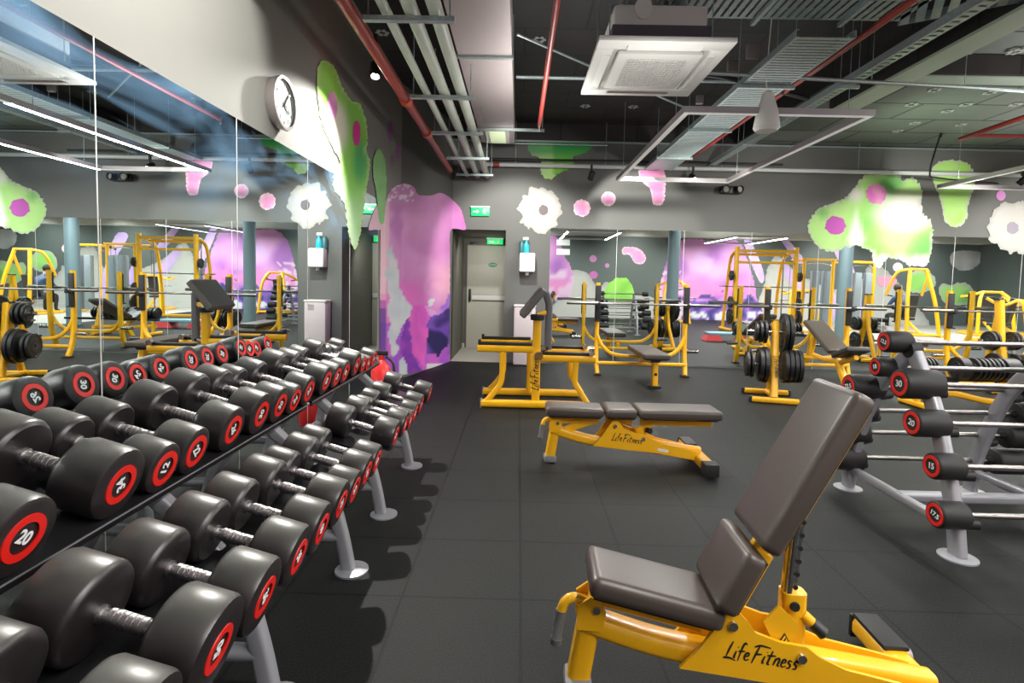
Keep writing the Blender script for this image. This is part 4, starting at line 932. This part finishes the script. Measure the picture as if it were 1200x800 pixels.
olympic_bar((1.79, 7.67, 1.035), 'steel barbell resting across the flat olympic bench')
def bench_incline(cx, cy, label, pads):
    t = thing('olympic_bench', label, 'weight bench', (cx, cy, 0)); uprights(t, .61)
    return t
t = bench_incline(4.36, 8.10, 'yellow incline olympic bench with reclined pad behind the weight tree', 0)
def ypad(name, p0, p1, W, Tk, parent, x=0, m=VIN):
    a = Vector((x, p0[0], p0[1])); c = Vector((x, p1[0], p1[1])); d = c-a; ang = math.atan2(d.z, d.y); n = Vector((0, -math.sin(ang), math.cos(ang)))
    return slab(name, W, d.length, Tk, Matrix.Translation((a+c)/2-n*Tk/2) @ Matrix.Rotation(ang, 4, 'X'), m, parent, .025)
ypad('back_pad', (-.90, .50), (-.22, .86), .30, .07, t, -.02); ypad('seat_pad', (-1.28, .60), (-.93, .46), .30, .07, t, -.02, VINB)
MB().rtube([(0, -.15, .35), (-.01, -.55, .32), (-.02, -.95, .34), (-.02, -1.25, .45)], .06, .06).build('spine_tube', YEL, t)
MB().rtube([(-.02, -.85, .36), (-.02, -1.1, .03)], .10, .07, up=(1, 0, 0)).build('front_leg', YEL, t)
MB().rtube([(-.02, -.20, .36), (-.02, -.30, .72)], .06, .05, up=(1, 0, 0)).build('back_strut', YEL, t)
MB().box((-.02, -1.1, .015), (.2, .12, .03), bev=.008).build('rubber_foot', RUBK, t)
olympic_bar((4.36, 8.0, 1.035), 'steel barbell resting across the incline olympic bench')
t = bench_incline(7.05, 8.05, 'yellow decline olympic bench at the right edge before the mirror', 0)
ypad('back_pad', (-1.35, .62), (-.25, .40), .30, .07, t, 0); MB().rtube([(0, -.1, .28), (0, -.6, .36), (0, -1.3, .52)], .06, .06).build('spine_tube', YEL, t)
MB().rtube([(0, -1.25, .5), (0, -1.3, .03)], .08, .07, up=(1, 0, 0)).build('front_leg', YEL, t)
MB().box((0, -1.3, .015), (.4, .10, .03), bev=.008).build('rubber_foot', RUBK, t)
for z in (.62, .40): MB().lathe([(-.2, 0), (-.2, .045), (.2, .045), (.2, 0)], T(0, -1.42, z+.1), 18).build('roller_pad', VINB, t)
olympic_bar((7.05, 7.95, 1.035), 'steel barbell resting across the decline bench at the right edge')

# weight trees
def weight_tree(c, rz, label, tall, pl, glabel):
    t = thing('weight_tree', label, 'weight tree', c, Rz(rz)); h = tall
    MB().rtube([(-.02, -.22, .06), (0, -.06, h*.55), (0, 0, h)], .10, .08, up=(1, 0, 0)).build('mast', YEL, t)
    MB().rtube([(0.02, .25, .06), (0, .06, h*.5), (0, 0, h*.85)], .07, .06, up=(1, 0, 0)).build('rear_strut', YEL, t)
    for y in (-.25, .27): 
        MB().rtube([(-.26, y, .035), (.24, y, .035)], .07, .06).build('foot_bar', YEL, t)
        MB().box((-.27, y, .035), (.03, .07, .07), bev=.008).build('rubber_foot', RUBK, t); MB().box((.25, y, .035), (.03, .07, .07), bev=.008).build('rubber_foot', RUBK, t)
    MB().rtube([(0, -.24, .05), (0, .26, .05)], .07, .05).build('base_bar', YEL, t)
    MB().box((0, 0, h+.005), (.10, .09, .02), bev=.005).build('mast_cap', BLK, t)
    logo(T(-.0, -.235*(1-.45)+.0-.052, h*.45) @ Rx(77) @ Rz(-85), .075, t)
    heights = sorted({p[1] for p in pl})
    for z in heights:
        y = -.22*(1-z/h)*.8
        for s in (-1, 1): MB().lathe([(0, 0), (0, .03), (.03, .03), (.03, .02), (.30, .02), (.30, 0)], T(0, y, z) @ (Matrix.Identity(4) if s > 0 else Rz(180)), 14).build('peg', CHR, t)
    M = Matrix.Translation(Vector(c)) @ Rz(rz)
    cnt = {}
    for s, z, x, R, w in pl:
        y = -.22*(1-z/h)*.8; i = cnt[(s, z)] = cnt.get((s, z), -1)+1
        weight_plate(M @ Vector((s*x, y, z)), R, w, 'black weight plate on the %s peg of the %s, %s' % (('upper' if z > h*.5 else 'lower')+(' right' if s > 0 else ' left'), glabel, ['innermost', 'second outward', 'third outward', 'outermost'][i]), 'weight plates on the '+glabel, rz)

weight_tree((3.03, 6.32, 0), -14, 'yellow weight plate tree in front of the incline bench', .93,
    [(-1, .80, .11, .135, .035), (-1, .80, .16, .13, .035), (-1, .80, .205, .115, .03), (1, .80, .09, .225, .045), (1, .80, .145, .215, .045),
     (-1, .42, .11, .21, .045), (-1, .42, .16, .20, .045), (-1, .42, .25, .155, .035), (-1, .42, .30, .15, .035),
     (1, .42, .10, .20, .045), (1, .42, .15, .195, .045), (1, .42, .20, .19, .045), (1, .42, .25, .19, .045)], 'near weight tree')
weight_tree((6.45, 7.25, 0), 0, 'tall yellow weight tree before the right part of the back mirror', 1.22,
    [(-1, .68, .12, .13, .035), (-1, .68, .17, .125, .035), (1, .68, .12, .125, .035), (1, .68, .17, .12, .035), (-1, .36, .12, .16, .04), (1, .36, .12, .16, .04)], 'tall weight tree')
# horizontal plate rack
t = thing('plate_rack', 'low yellow and black rack with a row of upright weight plates', 'plate rack', (5.3, 6.05, 0))
MB().rtube(smoothpath([(-.75, 0, .18), (-.35, 0, .17), (0, 0, .10), (.45, 0, .06)], 4), .07, .07, up=(0, 1, 0)).build('base_tube', YEL, t)
MB().rtube([(.38, -.20, .035), (.38, .30, .035)], .08, .06).build('foot_bar', YEL, t); MB().rtube([(-.72, -.20, .035), (-.72, .30, .035)], .08, .06).build('foot_bar', YEL, t)
MB().rtube([(-.72, .05, .05), (-.72, .05, .30)], .06, .06, up=(0, 1, 0)).build('post', YEL, t); MB().rtube([(.38, .05, .05), (.38, .05, .30)], .06, .06, up=(0, 1, 0)).build('post', YEL, t)
MB().rtube([(-.85, .05, .33), (1.15, .05, .33)], .05, .05).build('storage_bar', BLK, t)
k = 0
for x, R, w in ([(-.78, .125, .05), (-.70, .12, .025), (-.66, .12, .025), (-.62, .12, .025), (-.30, .13, .10), (-.16, .125, .03), (-.10, .125, .03), (-.05, .125, .03), (0, .125, .03), (.05, .125, .03), (.10, .125, .03), (.22, .13, .16), (.42, .12, .03), (.48, .12, .03), (.54, .12, .03)]):
    k += 1
    weight_plate((5.3+x, 6.05, .46), R, w, 'small black plate standing on the low rack, %s from its left end' % ['first', 'second', 'third', 'fourth', 'fifth', 'sixth', 'seventh', 'eighth', 'ninth', 'tenth', 'eleventh', 'twelfth', 'thirteenth', 'fourteenth', 'fifteenth'][k-1], 'plates standing on the low rack')

# ------------------------------------------------------------------ rail bench with arm pad
t = thing('arm_curl_bench', 'yellow frame station with two padded rail pairs and tilted grey arm pad', 'exercise bench', (.20, 5.85, 0))
ox, oy = .20, 5.85
for y, x0, x1 in ((-.30, -.57, .55), (.30, -.59, .52)):
    MB().rtube([(x0, y, .045), (x1, y, .045)], .075, .085, up=(0, 1, 0)).build('base_rail', YEL, t)
    for x in (x0, x1): MB().box((x, y, .045), (.02, .075, .095), bev=.008).build('end_cap', GREYC, t)
for y in (-.27, .27):
    MB().rtube([(-.62, y, .62), (-.02, y, .62)], .075, .07, up=(0, 1, 0)).build('left_rail', YEL, t)
    MB().box((-.33, y, .672), (.56, .05, .035), bev=.01).build('left_rail_pad', BLK, t); MB().box((-.60, y, .685), (.03, .06, .055), bev=.008).build('rail_stop', BLK, t)
    MB().rtube([(.02, y, .53), (.62, y, .53)], .075, .07, up=(0, 1, 0)).build('right_rail', YEL, t)
    MB().box((.33, y, .582), (.54, .05, .035), bev=.01).build('right_rail_pad', BLK, t); MB().lathe([(-.03, 0), (-.03, .03), (.03, .03), (.03, 0)], T(.57, y-.05, .60) @ Rz(90), 14).build('rail_roller', CHR, t)
    MB().rtube(smoothpath([(-.36, y, .60), (-.36, y, .30), (-.42, y*1.05, .18), (-.52, y*1.1, .06)], 5), .06, .06, up=(0, 1, 0)).build('leg', YEL, t)
    MB().rtube(smoothpath([(.42, y, .52), (.41, y, .30), (.46, y*1.05, .20), (.55, y*1.1, .06)], 5), .06, .06, up=(0, 1, 0)).build('leg', YEL, t)
    MB().lathe([(-.03, 0), (-.03, .045), (.03, .045), (.03, .015), (-.03, .015)], T(.02, y-.06, .56 if y < 0 else .66) @ Rz(90), 18).build('guide_wheel', CHR, t)
MB().rtube([(0, -.28, .05), (0, -.28, .95)], .085, .06, up=(0, 1, 0)).build('centre_post', YEL, t)
MB().rtube([(-.06, .26, .05), (-.06, .26, .66)], .06, .05, up=(0, 1, 0)).build('rear_post', YEL, t)
logo(T(.0, -.312, .36) @ Rx(90) @ Rz(90), .10, t)
MB().lathe([(0, 0), (0, .07), (.05, .075), (.06, .06), (.06, 0)], T(0, -.28, .93) @ Ry(-90), 20).build('post_collar', BLK, t)
MB().rtube([(.12, -.26, .62), (.12, -.26, 1.10), (.08, -.26, 1.22)], .075, .05, up=(0, 1, 0)).build('pad_post', GRPL, t)
MB().rtube([(.12, -.26, .64), (.0, -.26, .60)], .05, .05, up=(0, 1, 0)).build('post_link', CHR, t)
MB().rtube([(.0, -.28, .98), (.11, -.26, 1.02)], .05, .04, up=(0, 1, 0)).build('pad_arm', YEL, t)
slab('arm_pad', .36, .46, .075, T(-.055, -.26, 1.115) @ Ry(-52), mat('grey_vinyl', (.11, .105, .10), .45), t)

# ------------------------------------------------------------------ machines seen in the mirrors
def cage(cx, cy, label):
    t = thing('smith_machine', label, 'smith machine', (cx, cy, 0)); w = .82
    for s in (-1, 1):
        MB().rtube([(s*w, .35, .02), (s*w, .35, 2.42)], .13, .10, up=(1, 0, 0)).build('rear_post', YEL, t)
        MB().rtube(smoothpath([(s*w, .3, 2.30), (s*w*.95, .0, 2.25), (s*w*.92, -.30, 2.0), (s*w*.92, -.5, 1.0), (s*w*.95, -.6, .03)], 5), .08, .08, up=(1, 0, 0)).build('front_post', YEL, t)
        MB().rtube([(s*w, -.65, .045), (s*w, .5, .045)], .10, .08).build('base_rail', YEL, t)
        MB().tube([(s*(w-.12), -.1, .08), (s*(w-.12), -.1, 2.25)], .018, 10).build('guide_rod', CHR, t)
        for z in (.45, .85, 1.6): MB().tube([(s*w, .35, z), (s*(w+.22), .35, z)], .022, 8).build('plate_peg', CHR, t)
    MB().rtube([(-w, .35, 2.30), (w, .35, 2.30)], .08, .08).build('top_bar', YEL, t); MB().rtube([(-w*.95, -.02, 2.22), (w*.95, -.02, 2.22)], .08, .08).build('top_bar', YEL, t)
    MB().rtube([(-w, .35, 1.98), (w, .35, 1.98)], .07, .07).build('cross_bar', YEL, t); MB().rtube([(-w, .35, .10), (w, .35, .10)], .08, .08).build('cross_bar', YEL, t)
    MB().tube([(-1.1, -.1, 1.30), (1.1, -.1, 1.30)], .02, 10).build('guided_bar', STEEL, t)
    for s in (-1, 1): 
        for z, R in ((.45, .22), (.85, .17), (1.6, .14)): weight_plate((cx+s*(w+.13), cy+.35, z), R, .05, 'black plate stored on the yellow smith cage, %s peg on its %s side' % ({.45: 'lowest', .85: 'middle', 1.6: 'highest'}[z], 'far' if s > 0 else 'near'), 'plates stored on the smith cage')
cage(6.9, 1.75, 'tall yellow smith cage reflected in the back mirror')
def cable_station(cx, cy, label):
    t = thing('cable_station', label, 'cable machine', (cx, cy, 0))
    for s in (-1, 1):
        MB().rtube([(s*.42, 0, .02), (s*.42, 0, 2.15)], .08, .08, up=(1, 0, 0)).build('post', YEL, t)
        MB().box((s*.16, .12, .95), (.20, .16, 1.7), bev=.02).build('weight_shroud', mat('shroud_grey', (.22, .26, .28), .4), t)
        MB().rtube([(s*.42, -.5, .04), (s*.42, .4, .04)], .08, .07).build('base_rail', YEL, t)
        MB().rtube([(s*.42, 0, 2.1), (s*.62, -.35, 2.12)], .06, .06).build('pulley_arm', YEL, t)
        MB().lathe([(-.015, 0), (-.015, .05), (.015, .05), (.015, 0)], T(s*.62, -.38, 2.05), 16).build('pulley', BLK, t)
        MB().tube([(s*.62, -.4, 2.05), (s*.62, -.42, .9)], .006, 6).build('cable', BLK, t)
    MB().rtube([(-.5, 0, 2.13), (.5, 0, 2.13)], .08, .07).build('top_bar', YEL, t)
    MB().tube(smoothpath([(-.5, -.1, 1.95), (-.2, -.1, 2.03), (.2, -.1, 2.03), (.5, -.1, 1.95)]), .018, 8).build('pull_bar', CHR, t)
cable_station(8.75, 1.4, 'yellow cable station with grey weight shrouds reflected beside the smith cage')
cable_station(10.6, .4, 'yellow cable station reflected behind the blue grey column')
def press_machine(cx, cy, rz, label, hh=1.85):
    t = thing('press_machine', label, 'gym machine', (cx, cy, 0), Rz(rz))
    for s in (-1, 1):
        MB().rtube(smoothpath([(s*.45, .5, .04), (s*.38, .35, 1.0), (s*.22, .15, hh)], 4), .09, .08, up=(1, 0, 0)).build('frame_post', YEL, t)
        MB().rtube(smoothpath([(s*.22, .15, hh), (s*.46, -.05, hh-.12), (s*.52, -.35, 1.15)], 4), .07, .06, up=(1, 0, 0)).build('press_arm', YEL, t)
        MB().tube([(s*.52, -.35, 1.15), (s*.30, -.38, 1.12)], .02, 10).build('hand_grip', BLK, t)
        MB().rtube([(s*.40, -.7, .04), (s*.45, .6, .04)], .08, .07).build('base_rail', YEL, t)
        MB().tube([(s*.45, .35, .85), (s*.72, .35, .85)], .02, 10).build('plate_peg', CHR, t)
    MB().rtube([(-.25, .15, hh), (.25, .15, hh)], .08, .07).build('top_bar', YEL, t); MB().rtube([(-.45, .5, .06), (.45, .5, .06)], .08, .07).build('cross_bar', YEL, t)
    MB().rtube([(-.40, -.6, .06), (.40, -.6, .06)], .08, .07).build('cross_bar', YEL, t)
    MB().rtube([(0, .4, .08), (0, -.15, .42)], .07, .07, up=(1, 0, 0)).build('seat_post', YEL, t)
    slab('seat_pad', .34, .38, .07, T(0, -.25, .47), VINB, t); slab('back_pad', .30, .08, .65, T(0, -.02, .85) @ Rx(-10), VINB, t)
    return t
press_machine(11.3, 1.7, 0, 'yellow press machine with a person in blue seated on it', 1.9)
press_machine(13.9, 1.2, 15, 'yellow press machine farther right in the mirror', 1.3)
press_machine(12.6, 3.4, -30, 'yellow press machine close before the grey mirror wall', 1.1)
press_machine(9.6, -1.2, 10, 'yellow press machine reflected low behind the column', 1.2)
press_machine(5.3, -1.3, 0, 'yellow press machine near the rear wall mural', 1.4)
for k, (x, y, rz) in enumerate(((14.5, 3.4, 20), (15.6, 1.5, 0))):
    press_machine(x, y, rz, ['yellow low press machine near the right wall', 'yellow press machine in the far right rear corner'][k], 1.2)
# aerobic steps
def aero(cx, cy, rz, col, feet, label):
    t = thing('aerobic_step', label, 'aerobic step', (cx, cy, 0), Rz(rz))
    MB().box((0, 0, .17), (1.05, .38, .06), bev=.02).build('platform', col, t)
    for s in (-1, 1):
        b = MB(); b.prism([(-.20, 0), (.20, 0), (.13, .14), (-.13, .14)], -.19, .19); o = b.build('riser', feet, t); o.location = (s*.38, 0, 0)
BLU = mat('pale_blue_plastic', (.18, .34, .42), .5); REDF = mat('coral_red_plastic', (.75, .08, .09), .5)
aero(5.05, 4.35, 3, BLU, REDF, 'pale blue aerobic step on red risers seen in the back mirror')
# person in blue on the machine
def person():
    t = thing('person', 'person in a dark blue top sitting bent forward on the yellow press machine', 'person', (11.3, 1.40, 0))
    me = bpy.data.meshes.new('body'); 
    V = [(0, 0, .56), (0, -.02, .74), (0, -.10, .93), (0, -.20, 1.08), (0, -.26, 1.17), (0, -.30, 1.23), (0, -.34, 1.34),      # pelvis..head
         (.18, -.19, 1.04), (.27, -.28, .82), (.22, -.50, .74), (.20, -.58, .73),
         (-.18, -.19, 1.04), (-.27, -.28, .82), (-.22, -.50, .74), (-.20, -.58, .73),
         (.10, -.02, .54), (.17, -.46, .55), (.17, -.42, .12), (.18, -.56, .04),
         (-.10, -.02, .54), (-.17, -.46, .55), (-.17, -.42, .12), (-.18, -.56, .04)]
    E_ = [(0, 1), (1, 2), (2, 3), (3, 4), (4, 5), (5, 6), (3, 7), (7, 8), (8, 9), (9, 10), (3, 11), (11, 12), (12, 13), (13, 14), (0, 15), (15, 16), (16, 17), (17, 18), (0, 19), (19, 20), (20, 21), (21, 22)]
    R = [.14, .135, .15, .14, .06, .055, .095, .065, .05, .038, .04, .065, .05, .038, .04, .10, .07, .045, .045, .10, .07, .045, .045]
    me.from_pydata(V, E_, []); o = bpy.data.objects.new('body', me); COL.objects.link(o); o.parent = t
    sk = o.modifiers.new('skin', 'SKIN'); sk.use_smooth_shade = True
    for i, v in enumerate(me.skin_vertices[0].data): v.radius = (R[i], R[i]); v.use_root = (i == 0)
    ss = o.modifiers.new('sub', 'SUBSURF'); ss.levels = 1; ss.render_levels = 2
    m = bpy.data.materials.new('clothed_body'); m.use_nodes = True; nt = m.node_tree; b = nt.nodes['Principled BSDF']; L = nt.links.new
    tc = nt.nodes.new('ShaderNodeTexCoord'); sep = nt.nodes.new('ShaderNodeSeparateXYZ'); L(tc.outputs['Object'], sep.inputs[0])
    cr = nt.nodes.new('ShaderNodeValToRGB'); cr.color_ramp.interpolation = 'CONSTANT'; els = cr.color_ramp.elements
    els[0].position = 0; els[0].color = (.02, .02, .025, 1); els[1].position = .35; els[1].color = (.02, .045, .11, 1)
    e = els.new(.60); e.color = (.45, .24, .16, 1)
    mr = nt.nodes.new('ShaderNodeMapRange'); mr.inputs[1].default_value = 0; mr.inputs[2].default_value = 2; L(sep.outputs['Z'], mr.inputs[0]); L(mr.outputs[0], cr.inputs[0]); L(cr.outputs[0], b.inputs['Base Color'])
    me.materials.append(m)
    b = MB(); bmesh.ops.create_uvsphere(b.bm, u_segments=16, v_segments=10, radius=.105, matrix=T(0, -.325, 1.37) @ Matrix.Diagonal((.9, 1, 1.1, 1)))
    b.build('hair', mat('brown_hair', (.03, .018, .01), .6), t)
person()

# ------------------------------------------------------------------ lights
def area(c, sx, sy, power, col=(1, .98, .94), rot=(0, 0, 0)):
    l = bpy.data.lights.new('area_lamp', 'AREA'); l.shape = 'RECTANGLE'; l.size = sx; l.size_y = sy; l.energy = power; l.color = col
    o = bpy.data.objects.new('area_lamp', l); COL.objects.link(o); o.location = c; o.rotation_euler = rot; return o
def spot(c, aim, power, ang=60, blend=.6, r=.04, col=(1, .97, .9)):
    l = bpy.data.lights.new('spot_lamp', 'SPOT'); l.energy = power; l.spot_size = math.radians(ang); l.spot_blend = blend; l.shadow_soft_size = r; l.color = col
    o = bpy.data.objects.new('spot_lamp', l); COL.objects.link(o); o.location = c
    o.rotation_euler = (Vector(aim)-Vector(c)).to_track_quat('-Z', 'Y').to_euler(); return o
def frame_lights(x0, x1, y0, y1, z, power, up):
    for x in (x0, x1): area((x, (y0+y1)/2, z-.035), .05, y1-y0-.1, power)
    area(((x0+x1)/2, (y0+y1)/2, z+.05), 1.2, 2.4, up, rot=(PI, 0, 0))  # unseen upward panel added inside the frame to brighten the ceiling
frame_lights(1.37, 2.90, 4.60, 7.65, 2.80, 66, 6)
frame_lights(5.92, 7.45, 4.7, 7.72, 2.80, 88, 14)
frame_lights(1.37, 2.90, -1.2, 1.6, 2.80, 76, 40)
frame_lights(6.5, 8.0, -1.8, 1.0, 2.80, 110, 60)
for x in (10.5, 12.5, 14.5): area((x, 2.8, 3.1), .08, 5.5, 200, (1, 1, 1))  # fill strips added under the ceiling, no fixtures built there
area((4.6, 2.6, 3.3), .08, 3.0, 70)  # another added ceiling fill without a fixture
area((.2, 4.9, 2.6), .3, 1.2, 12, rot=(PI, 0, 0))  # upward fill added in mid-air to lift the duct and pipes
area((.9, 3.3, 2.2), .3, .3, 7, rot=(PI, 0, 0))  # unseen mid-air lamp added to brighten the air conditioner from below
area((4.9, 4.6, 2.6), .3, 1.2, 14, rot=(PI, 0, 0))  # upward fill added in mid-air for the right-hand ceiling
# wall washers, the glaring spotlight and added fill spots
spot((1.45, 7.2, 2.9), (1.80, 8.6, 2.32), 130, 66, .35)
spot((-.1, 7.0, 2.98), (-.05, 8.6, 1.5), 190, 92, .5)  # wash added to brighten the wall around the recess
spot((6.0, 6.9, 2.74), (6.2, 8.6, 2.5), 80, 84, .7)
spot((4.0, 7.0, 2.9), (4.0, 8.6, 2.6), 40, 110, 1)
spot((8.2, 7.3, 2.74), (8.0, 8.6, 2.4), 70, 80, .7)
spot((-.4, 2.0, 2.9), (-1.55, 2.2, 2.6), 185, 82, .3)
spot((2.6, 6.6, 2.74), (2.4, 8.6, 2.7), 45, 120, 1)  # wide fill added to brighten the back wall
spot((-.1, 5.9, 2.9), (-.3, 8.6, 2.4), 90, 80, 1)  # extra fill added for the left part of the back wall
spot((-.25, 3.0, 3.4), (-.95, 2.7, .8), 90, 58, .8, .03)  # spot added for highlights on the racked dumbbells
spot(tuple(p4+Vector((.02, -.12, -.05))), (-1.0, 3.5, .6), 420, 110, .7, .03)
spot((-.35, 5.0, 3.3), (-1.35, 7.2, 1.5), 150, 66, .6)
spot((-.5, 3.9, 3.35), (-1.55, 4.6, 2.6), 22, 90, .9)
spot((-.45, 4.9, 3.3), (-.95, 3.7, .7), 560, 60, .8, .03)  # spot added to lighten the far dumbbells, no fixture there
spot((-.66, 9.2, 2.0), (-.62, 10.3, .9), 26, 150, .8)  # unseen fill added inside the recess to brighten the door
for x in (0.8, 4.2, 8.2, 11.5, 14.5): spot((x, -1.5, 2.7), (x, WN, 1.9), 80, 130, .8)  # spots added to brighten the rear wall as mirrored
spot((4.9, 6.8, 2.5), (5.4, 6.9, 3.6), 35, 140, .9, col=(.85, 1, .75))  # green-tinted uplight added to brighten the grey ceiling boards
W = bpy.data.worlds.new('world'); S.world = W; W.use_nodes = True
W.node_tree.nodes['Background'].inputs[0].default_value = (.6, .65, .7, 1); W.node_tree.nodes['Background'].inputs[1].default_value = .3
S.view_settings.view_transform = 'Standard'
S.view_settings.look = 'None'
S.view_settings.exposure = .25
S.cycles.max_bounces = 8; S.cycles.glossy_bounces = 5
